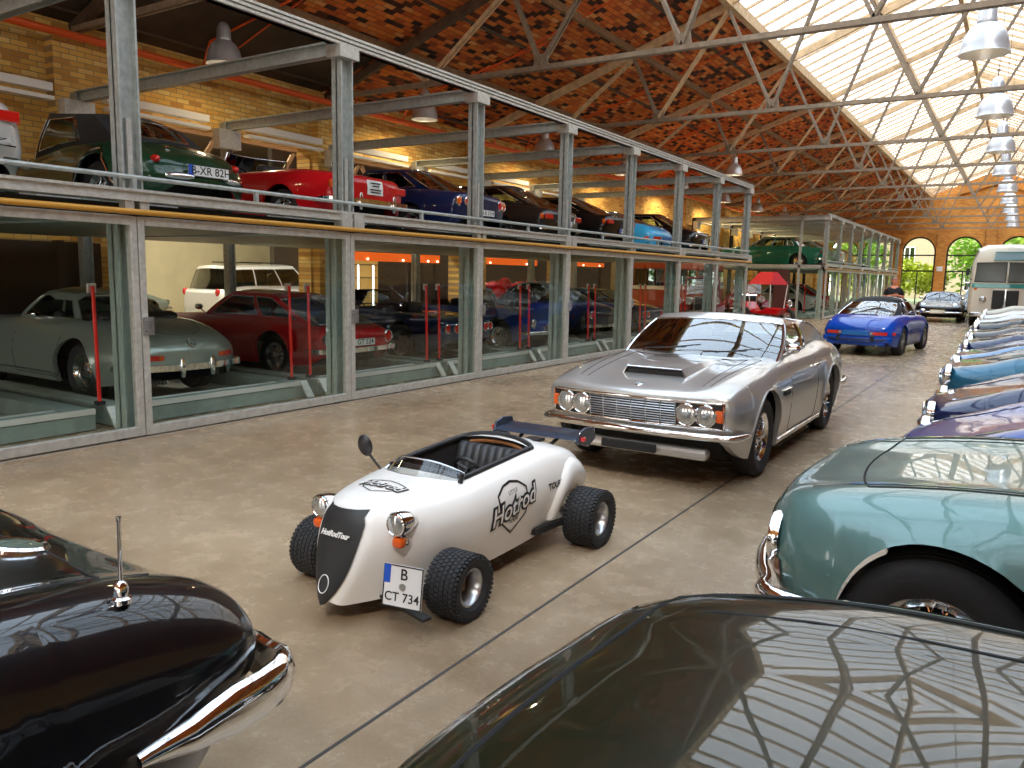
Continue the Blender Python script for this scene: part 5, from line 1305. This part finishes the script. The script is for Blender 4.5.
for s in (1, -1):
    b = MB(); p = sh.front(s*.52, .70, -1, 0); b.sphere((0, 0, 0), .05, 12, sc=(1.6, .8, .9)); o = b.build('tail_light', M_redlens, GR, smooth=60); o.location = p
    b = MB(); q = [sh.front(s*y, .52, -1, .05) for y in lin(.22, .50, 6)]; b.tube(q, [.02, .033, .038, .04, .038, .033, .02], 10); b.build('bumper_overrider', M_chrome, GR, smooth=60)
    b = MB(); b.tube([sh.side(x, .36+.47*math.sin(max(0, min(PI, (x+1.62)/.84*PI))), s, .01) for x in lin(-1.62, -.78, 16)], .012, 6); b.build('arch_trim', M_chrome, GR)
    lamp(GR, (2.0, s*.46, .70), .09)
b = MB(); b.lathe([(.03, 0), (.03, .02), (.0, .025)], 14); o = b.build('fuel_cap', M_chrome, GR); o.location = sh.top(-1.72, .25)
RC, sh = classic('red_cabriolet', 'red open cabriolet with white notice sheet on its tail, upper deck', (-10.1, 8.5, z1), PI, M_redp, UP, hw=.82, zd=.90, zt=.82, zc=.92, open_=True, front='round', rear='block', wk='wire', bump=False, fb=.02)
bumper(sh, RC, -1, .47, .09, .06, .35, overs=(.34, -.34)); bumper(sh, RC, 1, .42, .08, .05, .25)
b = MB(); b.grid([[tuple(sh.front(y, z, -1, .012)) for y in lin(-.16, .16, 4)] for z in (.58, .68, .78)]); nt_ = b.build('notice_sheet', M_white, RC)
for k, (w, z) in enumerate(((.2, .74), (.14, .70), (.22, .65), (.2, .615))):
    b = MB(); b.grid([[tuple(sh.front(y, z+q, -1, .016)) for y in lin(-w/2, w/2, 3)] for q in (-.009, .009)]); b.build('notice_line', M_ink, nt_)
classic('navy_coupe', 'navy coupe with round orange and red tail lamps on the upper deck', (-10.2, 11.4, z1), PI, M_navy, UP, hw=.84, zd=.92, zt=.86, rear='amberred', front='twin', txt='B-E 31H', zroof=1.36, bump=False, wk='alloy')
classic('brown_black_coupe', 'brown black coupe with sloping roof on the upper deck', (-10.2, 14.25, z1), PI, M_brownblk, UP, hw=.86, zd=.90, zt=.80, fast=1.2, rear='block', front='twin', zroof=1.36, wk='alloy', txt='B 1212', eu=False)
classic('black_coupe', 'black coupe with red and orange tail lamps left of the light blue car', (-10.2, 17.0, z1), PI, M_gblack, UP, hw=.86, zd=.94, zt=.88, rear='block', front='twin', txt='B-M 35H', zroof=1.38, fast=.8)
rear_engine('light_blue_coupe', 'light blue rear-engined coupe on the upper deck', (-10.0, 19.75, z1), PI, M_sky, False, UP)
classic('dark_saloon', 'black saloon with small red tail lamps at the far end of the upper deck', (-10.2, 22.6, z1), PI, M_gblack, UP, zd=.92, zt=.82, rear='small', front='round', txt='B-V 61H', zroof=1.40)
# far showcase
FAR = 'cars in the far showcase'
classic('green_saloon', 'mid green boxy saloon on the upper floor of the far showcase', (-9.75, 36.9, z1), PI, M_w123, FAR, L=4.7, hw=.88, wb=2.78, zn=.80, zh=.92, zc=.98, zd=.96, zt=.90, zroof=1.42, rear='block', front='twin', fast=.0, r=.32, fo=.85, g=dict(x=(.92, .32, -1.12, -1.52), yt=.66, ybr=.73, ytr=.62, ztr=1.39, rz=.02, side=[0, .04, .42, .45, .74, .77, .90, 1], kinds=['pillar', 'glass', 'pillar', 'glass', 'pillar', 'glass', 'pillar'], sidet=[0, .05, .44, .47, .78, .81, .93, 1]))
classic('silver_saloon', 'silver saloon behind the green one on the far upper floor', (-9.4, 39.7, z1), PI, M_slgrey, FAR, zd=.94, zt=.86, rear='block', front='twin', zroof=1.4)
classic('yellow_coupe', 'yellow coupe further back on the far upper floor', (-9.6, 45.3, z1), PI, paint('yellow_paint', (.75, .42, .02)), FAR, rear='round', front='round')
classic('red_tail_coupe', 'dark coupe with red lamps near the far upper corner', (-9.6, 48.1, z1), PI, M_gblack, FAR, rear='round', front='round')
classic('white_saloon', 'white saloon at ground level in the far showcase', (-10.3, 39.7, z0), PI, M_whitep, FAR, rear='block', front='twin', zroof=1.4)
classic('red_saloon', 'red saloon at ground level in the far showcase', (-10.3, 42.5, z0), PI, M_redp, FAR, rear='block', front='twin', zroof=1.4)
# on the floor at the back
t, sh = classic('black_sports_car', 'black sports car facing the camera far down the aisle', (-2.9, 39.6, 0), -PI/2, M_gblack, None, hw=.92, L=4.65, wb=2.6, zn=.66, zh=.80, fb=.05, zroof=1.27, front='popup', rear='round', wk='alloy', r=.34, fast=1)
plate(t, '', .5, .12, tuple(sh.front(0, .45, 1, .1)), 1, eu=False); o = blockpart(t, 'plate_backing', mat('plate_yellow', (.75, .6, .25), .5), sh.front(0, .45, 1, .085), .02, .56, .16)
classic('dark_green_saloon', 'dark green saloon parked behind the black sports car beside the bus', (-1.7, 45.4, 0), -PI/2, M_brg, None, hw=.85, zn=.80, zh=.92, zc=.98, front='round', rear='round', zroof=1.45)
# side hall
t, sh = classic('white_suv', 'white sport utility car seen through the glass in the side hall', (-18.6, 15.75, 0), PI/2, M_whitep, None, L=4.75, hw=.94, wb=2.8, zn=.98, zh=1.10, zc=1.14, zd=1.12, zt=1.06, zroof=1.78, fast=1.4, front='twin', r=.38, wk='alloy', bump=False, glass=M_cardark, trim=M_black,
    g=dict(ztr=1.72, x=(1.0, .35, -1.98, -2.25), bow=.2, yb=.84, yt=.72, ybr=.80, ytr=.68, side=[0, .03, .34, .36, .66, .68, .93, 1], kinds=['pillar', 'glass', 'pillar', 'glass', 'pillar', 'glass', 'pillar'], sidet=[0, .03, .34, .36, .66, .68, .95, 1]), fo=.92, sill=.3)
for s in (1, -1): b = MB(); b.sphere((0, 0, 0), .1, 10, sc=(.8, .5, 1.1)); o = b.build('tail_light', M_redlens, t, smooth=60); o.location = sh.side(-2.33, 1.0, s)
b = MB(); b.box(-1.5, .2, -.62, -.58, 1.80, 1.83); b.build('roof_rail', M_black, t); b = MB(); b.box(-1.5, .2, .58, .62, 1.80, 1.83); b.build('roof_rail', M_black, t)
classic('silver_hatchback', 'silver car half hidden behind the white utility car in the side hall', (-22.5, 12.6, 0), PI/2, M_slgrey, None, zroof=1.45, rear='block', front='twin')
# --- coach at the back of the aisle -------------------------------------------------------
M_cream = paint('coach_cream', (.76, .70, .57)); M_turq = paint('coach_turquoise', (.03, .30, .28))
def coach():
    t = thing('vintage_coach', 'cream and turquoise vintage coach facing the camera at the back of the aisle', 'bus', (-.5, 34.6, 0))
    W = 1.22
    def ring(y, ins, zt):   # outline of the shell at depth y
        w = W-ins; pts = [(w-.06, .45), (w, .75), (w, 1.75), (w-.06, 2.5), (w-.20, zt-.16), (w-.5, zt-.03), (0, zt)]
        return [(x, y, z) for x, z in pts]+[(-x, y, z) for x, z in pts[:-1][::-1]]
    b = MB(); R_ = [ring(.0, .14, 2.88), ring(.08, .06, 3.0), ring(.4, .0, 3.12), ring(7.6, 0, 3.12), ring(7.9, .1, 2.95)]
    b.grid(R_); n = 13
    for k in (0, 4):
        o = len(b.v); b.v += R_[k]; b.f.append(tuple(range(o, o+n))); b.m.append(0)
    b.build('body', M_cream, t, smooth=35)
    b = MB(); b.box(-1.06, 1.06, .1, 7.6, .3, .6); b.build('underbody', M_dark, t)
    b = MB(); b.box(-1.10, 1.10, -.03, .03, 1.50, 1.66); b.box(W-.005, W+.012, .1, 7.7, 1.5, 1.66); b.box(-W-.012, -W+.005, .1, 7.7, 1.5, 1.66); b.build('waist_band', M_turq, t, bevel=.01)
    for s in (1, -1):
        b = MB(); b.add([(s*.04, -.02, 1.72), (s*1.04, -.015, 1.72), (s*1.0, -.01, 2.42), (s*.04, -.01, 2.44)], [(0, 1, 2, 3)]); b.build('windshield', mat('coach_glass', (.03, .045, .04), .12), t)
        b = MB(); b.tube([(s*.04, -.025, 1.72), (s*1.04, -.02, 1.72), (s*1.0, -.015, 2.42), (s*.04, -.015, 2.44)], .022, 6, closed=True); b.build('windshield_frame', M_black, t)
        b = MB(); b.box(s*.03, s*.42, -.04, .02, .72, 1.42); b.build('grille', mat('grille_dark', (.03, .03, .03)), t, bevel=.03)
        lamp(t, (s*.72, .0, 1.05), .11, dirv=(0, -1, 0)); lamp(t, (s*.98, .0, 1.46), .05, dirv=(0, -1, 0), lens=M_amber, name='indicator')
        b = MB(); b.tube([(s*1.1, .1, 1.75), (s*1.28, -.05, 1.9), (s*1.28, -.05, 2.0)], .015, 5); b.box(s*1.22, s*1.34, -.07, -.04, 1.95, 2.2); b.build('wing_mirror', M_black, t)
        for y in (1.3, 6.0): o = add_wheel(t, s*1.02, y, .45, .26, 'steel', steer=0); o.rotation_euler = (0, 0, -PI/2 if s > 0 else PI/2)
        for k in range(5):
            b = MB(); b.box(s*(W-.01), s*(W+.008), .7+k*1.35, 1.85+k*1.35, 1.75, 2.32); b.build('side_window', M_cardark, t, bevel=.01)
    b = MB(); b.box(-1.12, 1.12, -.10, .02, .42, .58); b.build('front_bumper', M_chrome, t, bevel=.03)
    b = MB(); b.add([(-.46, -.015, 2.55), (.46, -.015, 2.55), (.42, -.01, 2.80), (-.42, -.01, 2.80)], [(0, 1, 2, 3)]); b.build('destination_window', mat('destination_blue', (.30, .48, .55), .3), t)
    b = MB(); b.tube([(-.48, -.02, 2.53), (.48, -.02, 2.53), (.44, -.015, 2.82), (-.44, -.015, 2.82)], .02, 6, closed=True); b.build('destination_frame', M_turq, t)
    b = MB(); b.tube([(0, -.045, .7), (0, -.045, 1.45)], .02, 6); b.build('grille_bar', M_chrome, t)
    lamp(t, (.0, -.06, .80), .07, dirv=(0, -1, 0))
coach()

# --- visitor standing behind the blue targa ------------------------------------------------
def visitor():
    M_skin = mat('skin', (.60, .22, .13), .5); M_shirt = mat('black_cotton', (.012, .012, .014), .9); M_trs = mat('dark_denim', (.03, .035, .05), .9)
    t = thing('person', 'person in a black T-shirt standing behind the blue car with folded hands', 'person', (-3.28, 26.6, 0), -PI/2+.35)
    def skin(name, J, E, m, parent, root=0):
        me = bpy.data.meshes.new(name); me.from_pydata([j[0] for j in J], E, []); me.materials.append(m)
        o = bpy.data.objects.new(name, me); COL.objects.link(o); o.parent = parent
        sk = o.modifiers.new('s', 'SKIN'); sk.use_smooth_shade = True
        for i, d in enumerate(me.skin_vertices[0].data):
            r = J[i][1]; d.radius = r if isinstance(r, tuple) else (r, r)
            d.use_root = (i == root)
        sb = o.modifiers.new('ss', 'SUBSURF'); sb.levels = 2; sb.render_levels = 2; return o
    J = [((0, 0, .95), (.12, .155)), ((0, 0, 1.12), (.115, .15)), ((.01, 0, 1.32), (.125, .18)), ((.0, 0, 1.45), (.09, .13)), ((.01, 0, 1.53), .050), ((.03, 0, 1.60), .060), ((.035, 0, 1.68), (.095, .078)), ((.02, 0, 1.755), (.06, .055))]
    E = [(i, i+1) for i in range(7)]
    for s in (1, -1):
        o = len(J); J += [((0, s*.10, .88), .095), ((.01, s*.11, .50), .062), ((-.02, s*.115, .10), .042), ((.13, s*.13, .04), .036)]; E += [(0, o), (o, o+1), (o+1, o+2), (o+2, o+3)]
        o = len(J); J += [((0, s*.19, 1.41), .062), ((-.02, s*.27, 1.16), .047), ((.17, s*.17, 1.22), .038), ((.25, s*.06, 1.25), .03), ((.275, s*.03, 1.255), .03)]; E += [(3, o), (o, o+1), (o+1, o+2), (o+2, o+3), (o+3, o+4)]
    skin('body', J, E, M_skin, t)
    for s in (1, -1):   # fingers folded over one another
        for k in range(4):
            z = 1.285-.022*k; L_ = (.07, .08, .075, .06)[k]
            skin('finger', [((.285, s*.03, z), .009), ((.30, s*(.03-L_*.5), z-.004), .008), ((.29, s*(.03-L_), z-.01), .007)], [(0, 1), (1, 2)], M_skin, t)
        skin('thumb', [((.27, s*.045, 1.28), .011), ((.285, s*.03, 1.305), .009), ((.285, s*.005, 1.315), .008)], [(0, 1), (1, 2)], M_skin, t)
    J = [((0, 0, .82), (.15, .21)), ((0, 0, .95), (.155, .205)), ((0, 0, 1.12), (.14, .18)), ((.01, 0, 1.32), (.14, .195)), ((0, 0, 1.455), (.10, .145)), ((.005, 0, 1.515), (.066, .07))]; E = [(0, 1), (1, 2), (2, 3), (3, 4), (4, 5)]
    for s in (1, -1): o = len(J); J += [((0, s*.19, 1.415), .075), ((-.025, s*.255, 1.22), .066)]; E += [(4, o), (o, o+1)]
    skin('t_shirt', J, E, M_shirt, t)
    J = [((0, 0, 1.03), (.135, .175)), ((0, 0, .9), (.14, .18))]; E = [(0, 1)]
    for s in (1, -1): o = len(J); J += [((0, s*.10, .85), .11), ((.01, s*.11, .50), .08), ((-.02, s*.115, .11), .068)]; E += [(1, o), (o, o+1), (o+1, o+2)]
    skin('trousers', J, E, M_trs, t)
    b = MB(); b.sphere((.012, 0, 1.725), .093, 16, sc=(.98, .86, .72)); b.build('hair', mat('grey_hair', (.34, .17, .12), .9), t, smooth=60)
    for s in (1, -1):
        b = MB(); b.sphere((.118, s*.032, 1.685), .008, 8); b.build('eye', M_ink, t); b = MB(); b.sphere((.03, s*.083, 1.675), .03, 8, sc=(.6, .4, 1)); b.build('ear', M_skin, t)
        b = MB(); b.box(-.09, .17, s*.12-.05, s*.12+.05, 0, .085); b.build('shoe', M_black, t, bevel=.03)
    b = MB(); b.sphere((.135, 0, 1.66), .018, 8, sc=(1, .7, 1.3)); b.build('nose', M_skin, t); b = MB(); b.sphere((.117, 0, 1.62), .02, 8, sc=(.4, 1.2, .3)); b.build('mouth', mat('lips', (.35, .12, .10), .5), t)
visitor()

# --- side hall: shop fronts, motorcycles, poster ---------------------------------------------
M_orsign = mat('orange_fascia', (.80, .11, .01), .5, em=(1, .14, .01), ems=.6)
b = MB(); b.box(-20.4, -20.2, 17.3, 46, 0, 6.4); struct(b.build('wall_annex_dark', mat('annex_dark', (.06, .045, .03), .8)))  # wall added in near-black brown so the shops' surroundings look dark
M_glow = mat('led_strip', (1, .95, .9), .5, em=(.9, .92, 1), ems=5); M_warm = mat('display_warm', (.65, .42, .12), .6, em=(1, .55, .12), ems=.25)
def shop(y0, y1, z0_, z1_, lab, grp=None):
    t = thing('shop_fascia', lab, 'sign', (-18.0, (y0+y1)/2, 0), 0, grp); h = (y1-y0)/2
    b = MB(); b.box(-.25, .05, -h, h, z0_, z1_); b.build('fascia_panel', M_orsign, t, bevel=.01)
    b = MB(); b.box(-.2, -.1, -h, -h+.1, 0, z0_); b.box(-.2, -.1, h-.1, h, 0, z0_); b.build('side_post', M_black, t)
    for k in range(2): b = MB(); b.sphere((.08, -h*.6+k*h*1.2, z0_+.06), .035, 8); b.build('bulb', M_bulb, t)
shop(18.6, 21.5, 1.98, 2.26, 'orange lit shop fascia in the side hall above the shelves', )
shop(22.1, 23.0, 1.98, 2.26, 'short orange fascia beside a dark pillar in the side hall')
shop(25.3, 29.9, 2.02, 2.28, 'long orange canopy fascia above the red motorcycles')
shop(33.6, 36.5, 2.08, 2.28, 'narrow orange fascia furthest along the side hall')
t = thing('display_shelf', 'warm lit display shelf with white light strips in the side hall', 'shelf', (-19.3, 20.1, 0))
b = MB(); b.box(-.3, -.26, -1.35, 1.35, 0, 2.05); b.build('back_panel', M_warm, t)
for z in (.5, .95, 1.4, 1.85): b = MB(); b.box(-.26, .05, -1.35, 1.35, z, z+.03); b.build('shelf_board', M_darkwood, t)
for y in (-.75, 0, .75): b = MB(); b.box(.05, .08, y-.025, y+.025, .3, 1.85); b.build('light_strip', M_glow, t)
t = thing('notice_board', 'tall yellow printed board in the side hall behind the showcase', 'board', (-18.0, 38.3, 0))
b = MB(); b.box(-.05, 0, -.8, .8, .95, 2.5); b.build('board_panel', mat('poster_yellow', (.72, .46, .14), .6), t); b = MB(); b.box(-.04, -.01, -.7, -.64, 0, .95); b.box(-.04, -.01, .64, .7, 0, .95); b.build('board_stand', M_black, t)
def motorcycle(lab, loc, rz, col=M_redp):
    t = thing('motorcycle', lab, 'motorcycle', loc, rz, 'red motorcycles in the side hall')
    for x in (.68, -.68):
        b = MB(); b.lathe([(.25, -.05), (.31, -.05), (.32, 0), (.31, .05), (.25, .05)], 24, (x, 0, .32), axis='Y', close=True); o = b.build('wheel', M_rubber, t, smooth=40)
        b = MB()
        for k in range(6): a = PI*k/3; b.tube([(x, 0, .32), (x+.25*math.cos(a), 0, .32+.25*math.sin(a))], .014, 5)
        b.build('spokes', M_brushed, o)
    b = MB(); b.tube([(.68, .06, .32), (.45, .05, .95)], .025, 6); b.tube([(.68, -.06, .32), (.45, -.05, .95)], .025, 6); b.build('fork', M_brushed, t)
    b = MB(); b.sphere((.10, 0, .82), .22, 14, sc=(1.3, .7, .65)); b.build('fuel_tank', col, t, smooth=60)
    b = MB(); b.sphere((.52, 0, .88), .2, 14, sc=(1.1, .9, 1.2)); b.sphere((.30, 0, .55), .26, 14, sc=(1.2, .75, .9)); b.build('fairing', col, t, smooth=60)
    b = MB(); b.prism([(-.1, .78), (-.35, .74), (-.85, .95), (-.86, 1.0), (-.4, .86), (-.12, .88)], -.13, .13, plane='XZ'); b.build('tail_cowl', col, t, bevel=.03)
    b = MB(); b.prism([(-.15, .85), (-.5, .86), (-.5, .9), (-.15, .9)], -.11, .11, plane='XZ'); b.build('saddle', M_black, t, bevel=.01)
    b = MB(); b.box(-.25, .3, -.14, .14, .25, .55); b.tube([(-.1, .16, .3), (-.75, .18, .5)], .05, 8); b.build('engine', M_steel, t)
    b = MB(); b.tube([(.45, .3, .98), (.5, 0, 1.0), (.45, -.3, .98)], .016, 6); b.build('handlebar', M_black, t)
    b = MB(); b.grid([[(.62, -.13, .98), (.62, .13, .98)], [(.48, -.10, 1.2), (.48, .10, 1.2)]]); b.build('screen', M_carglass, t)
t = thing('display_plinth', 'low dark display plinth carrying the red motorcycles', 'plinth', (-16.2, 24.6, 0)); b = MB(); b.box(-.9, .9, -2.4, 2.4, 0, .38); b.build('base', M_darkwood, t); b = MB(); b.box(-.92, .92, -2.42, 2.42, .38, .42); b.build('top', M_dark, t)
motorcycle('red faired motorcycle on the plinth, nearer of the pair', (-16.1, 23.6, .42), .6); motorcycle('red faired motorcycle on the plinth, farther of the pair', (-16.2, 25.6, .42), .9)

# --- gap between the showcases: maroon veterans, canopy car, old coach -------------------------
M_mar2 = paint('deep_maroon', (.16, .012, .018))
def veteran(lab, loc, rz, pm, open_=False):
    t = thing('veteran_car', lab, 'car', loc, rz, 'maroon veteran cars beyond the near showcase')
    b = MB()
    prof = [(1.35, .55, .98, .30), (1.3, .5, 1.02, .32), (.55, .5, 1.08, .42), (.45, .45, 1.1, .62), (-1.2, .45, 1.1, .66), (-1.6, .5, .95, .55)]
    R_ = []
    for x, z0_, z1_, w in prof: R_.append([(x, w, z0_), (x, w+.02, (z0_+z1_)/2), (x, w-.06, z1_-.06), (x, 0, z1_), (x, -w+.06, z1_-.06), (x, -w-.02, (z0_+z1_)/2), (x, -w, z0_)])
    b.grid(R_); n = 7
    for k in (0, 5): o = len(b.v); b.v += R_[k]; b.f.append(tuple(range(o, o+n))); b.m.append(0)
    b.build('body', pm, t, smooth=40)
    for s in (1, -1):
        for x in (1.0, -1.25):
            b = MB(); R_ = []
            for i in range(15):
                a = PI*i/14; R_.append([(x+.47*math.cos(a), s*.48, .40+.44*math.sin(a)), (x+.45*math.cos(a), s*.62, .42+.46*math.sin(a)), (x+.44*math.cos(a), s*.76, .38+.42*math.sin(a))])
            b.grid(R_); b.build('fender', pm, t, smooth=60); add_wheel(t, x, s*.66, .37, .14, 'wire')
        b = MB(); b.box(-.85, .6, s*.66-.1, s*.66+.1, .36, .40); b.build('running_board', M_black, t)
        o = lamp(t, (1.28, s*.45, .86), .13, depth=.12); blockpart(t, 'lamp_bracket', M_chrome, (1.2, s*.40, .72), .03, .03, .2)
    b = MB(); b.box(1.34, 1.40, -.30, .30, .5, 1.04); b.build('radiator_shell', M_chrome, t, bevel=.03); b = MB(); b.box(1.395, 1.41, -.25, .25, .54, .98); b.build('radiator_core', M_dark, t)
    b = MB(); b.tube([(1.55, -.75, .5), (1.6, 0, .5), (1.55, .75, .5)], .03, 6); b.build('front_bumper', M_chrome, t)
    if not open_:
        b = MB(); b.box(-1.25, .3, -.60, .60, 1.60, 1.68)
        for x in (.28, -.45, -1.2):
            for s in (1, -1): b.box(x-.04, x+.04, s*.58-.03, s*.58+.03, 1.05, 1.62)
        b.build('roof', pm, t, bevel=.03)
    b = MB(); b.add([(.42, -.56, 1.08), (.42, .56, 1.08), (.28, .55, 1.6), (.28, -.55, 1.6)], [(0, 1, 2, 3)]); b.build('windshield', M_carglass, t)
    b = MB(); b.box(-.75, -.15, -.5, .5, .8, 1.0); b.box(-.85, -.7, -.5, .5, .9, 1.35); b.build('seat', M_amber_wood, t, bevel=.04)
veteran('maroon veteran saloon with big chrome lamps seen through the last showcase bays', (-9.75, 27.9, 0), -PI/2+.35, M_mar2)
veteran('open maroon veteran car nearer the end of the showcase', (-9.55, 32.6, 0), -PI/2+.4, M_mar2, True)
t = thing('canopy_trike', 'open three wheeled cart under a bright red canopy in the gap between showcases', 'cart', (-8.05, 30.3, 0), -.4)
b = MB(); b.add([(-.52, -.52, 1.46), (.52, -.52, 1.46), (.52, .52, 1.46), (-.52, .52, 1.46), (-.3, -.12, 1.92), (.3, -.12, 1.92), (.3, .12, 1.92), (-.3, .12, 1.92)], [(0, 1, 5, 4), (1, 2, 6, 5), (2, 3, 7, 6), (3, 0, 4, 7), (4, 5, 6, 7)]); b.build('canopy', mat('canopy_red', (.50, .012, .02), .8), t)
for x_, y_ in ((-.5, -.5), (.5, .5), (.5, -.5)): b = MB(); b.tube([(x_*.9, y_*.8, .5), (x_, y_, 1.47)], .02, 6); b.build('canopy_strut', M_white, t)
b = MB(); b.prism([(-.9, .35), (.8, .35), (1.0, .6), (.3, .62), (.1, .5), (-.6, .5), (-.9, .8), (-1.0, .8)], -.45, .45, plane='XZ'); b.build('cart_body', M_redp, t, bevel=.04)
add_wheel(t, -.6, .55, .3, .12, 'wire'); add_wheel(t, -.6, -.55, .3, .12, 'wire'); add_wheel(t, .95, .0, .3, .12, 'wire'); lamp(t, (1.0, 0, .78), .12)
t = thing('old_coach', 'old red and cream coach standing deep behind the end bays of the near showcase', 'bus', (-12.25, 31.7, 0))
b = MB(); b.box(-.95, .95, -3.4, 3.4, .5, 1.18); b.box(-.95, .95, -3.4, 3.4, 1.95, 2.25); b.build('body', paint('coach_red', (.40, .06, .02)), t, bevel=.05)
b = MB(); b.box(-.97, .97, -3.42, 3.42, 1.18, 1.32); b.build('waist_band', M_cream, t)
for k in range(6):
    for s in (1, -1): b = MB(); b.box(s*.90, s*.94, -3.3+k*1.12, -2.3+k*1.12, 1.32, 1.95); b.build('side_window', M_carglass, t)
b = MB()
for k in range(7):
    for s in (1, -1): y = -3.38+k*1.12; b.box(s*.9-.04, s*.9+.04, y-.04, y+.06, 1.3, 1.96)
b.build('window_pillars', paint('coach_red', (.4, .06, .02)), t)
for s in (1, -1):
    for y in (-2.2, 2.2): o = add_wheel(t, s*.85, y, .42, .2, 'chrome'); o.rotation_euler = (0, 0, -PI/2 if s > 0 else PI/2)

# --- outside: trees and a house front beyond the arches -----------------------------------------
b = MB(); b.box(-60, 45, YE+.7, YE+60, -.25, -.05); struct(b.build('ground', mat('outdoor_ground', (.28, .30, .14), .9, noise=.3, nscale=.5)))
t = thing('house', 'cream house front with white sash windows beyond the arches', 'building', (-4, 96, 0))
b = MB(); b.box(-14, 13, 0, 8, -.05, 9); b.build('facade', mat('house_cream', (.46, .36, .22), .8), t); b = MB(); b.add([(-14.4, -.4, 9), (13.4, -.4, 9), (13.4, 8.4, 9), (-14.4, 8.4, 9), (-14.4, 4, 12), (13.4, 4, 12)], [(0, 1, 5, 4), (2, 3, 4, 5), (1, 2, 5), (3, 0, 4), (0, 3, 2, 1)]); b.build('roof', mat('roof_tile', (.25, .09, .05), .8), t)
for i in range(9):
    for j in range(3):
        x = -12.5+i*2.95; z = .9+j*2.8
        b = MB(); b.box(x-.5, x+.5, -.04, .02, z, z+1.7); o = b.build('window', M_cardark, t)
        b = MB()
        for q in (-.5, 0, .5): b.box(x+q-.05, x+q+.05, -.07, -.02, z-.05, z+1.75)
        for q in (0, .85, 1.7): b.box(x-.55, x+.55, -.07, -.02, z+q-.05, z+q+.05)
        b.build('window_frame', M_white, o)
M_leaf = [mat('leaf_bright', (.30, .52, .05), .6), mat('leaf_yellow', (.52, .58, .06), .6), mat('leaf_deep', (.14, .34, .05), .6)]
def tree(x, y, h, r, li, lab):
    t = thing('tree', lab, 'tree', (x, y, -.05), 0, 'trees outside the arches'); rnd = random.Random(int(x*31+y))
    b = MB(); b.tube([(0, 0, 0), (.1, 0, h*.35), (0, .1, h*.7)], [.2, .14, .05], 8)
    for k in range(5): a = 2*PI*k/5; b.tube([(.05, 0, h*.3+.12*k), (r*.6*math.cos(a), r*.6*math.sin(a), h*.55+.2*k)], [.07, .02], 5)
    b.build('trunk', M_darkwood, t, smooth=60)
    b = MB()
    for k in range(1500):
        u = rnd.uniform(-1, 1); a = rnd.uniform(0, 2*PI); q = r*(rnd.random()**.4)*(1+.25*math.sin(3*a+2*u)); w = math.sqrt(1-u*u)
        c = Vector((q*w*math.cos(a), q*w*math.sin(a), h*.62+q*u*h*.42/r)); d = Vector((rnd.uniform(-1, 1), rnd.uniform(-1, 1), rnd.uniform(-.6, .6))).normalized(); e = d.cross(Vector((rnd.random(), rnd.random(), 1))).normalized(); s = rnd.uniform(.14, .30)
        b.add([c-d*s, c+e*s*.55, c+d*s, c-e*s*.55], [(0, 1, 2, 3)])
    b.build('foliage', M_leaf[li], t)
for a in [(-17.5, 75, 6.5, 2.4, 0, 'bushy green tree outside the leftmost arches'), (-11.8, 72.5, 6.8, 2.3, 0, 'bright green tree filling the arch behind the far showcase'), (-9.0, 78.5, 3.6, 1.4, 1, 'low yellow green bush outside the third arch from the right'), (-6.6, 75, 3.0, 1.3, 1, 'yellow green shrub in the arch left of the central pier'),
          (-3.6, 77.5, 6.6, 2.3, 0, 'tall green tree in the arch right of the central pier'), (.2, 73.5, 6.6, 2.1, 0, 'green tree in the arch above the coach'), (5.2, 76, 6.2, 2.2, 2, 'darker tree at the right hand arches'), (-22, 86, 9, 3.4, 2, 'deep green tree far left outside the hall'), (-14.2, 82, 5.5, 2.0, 1, 'yellow leaved tree between the left arches')]: tree(*a)
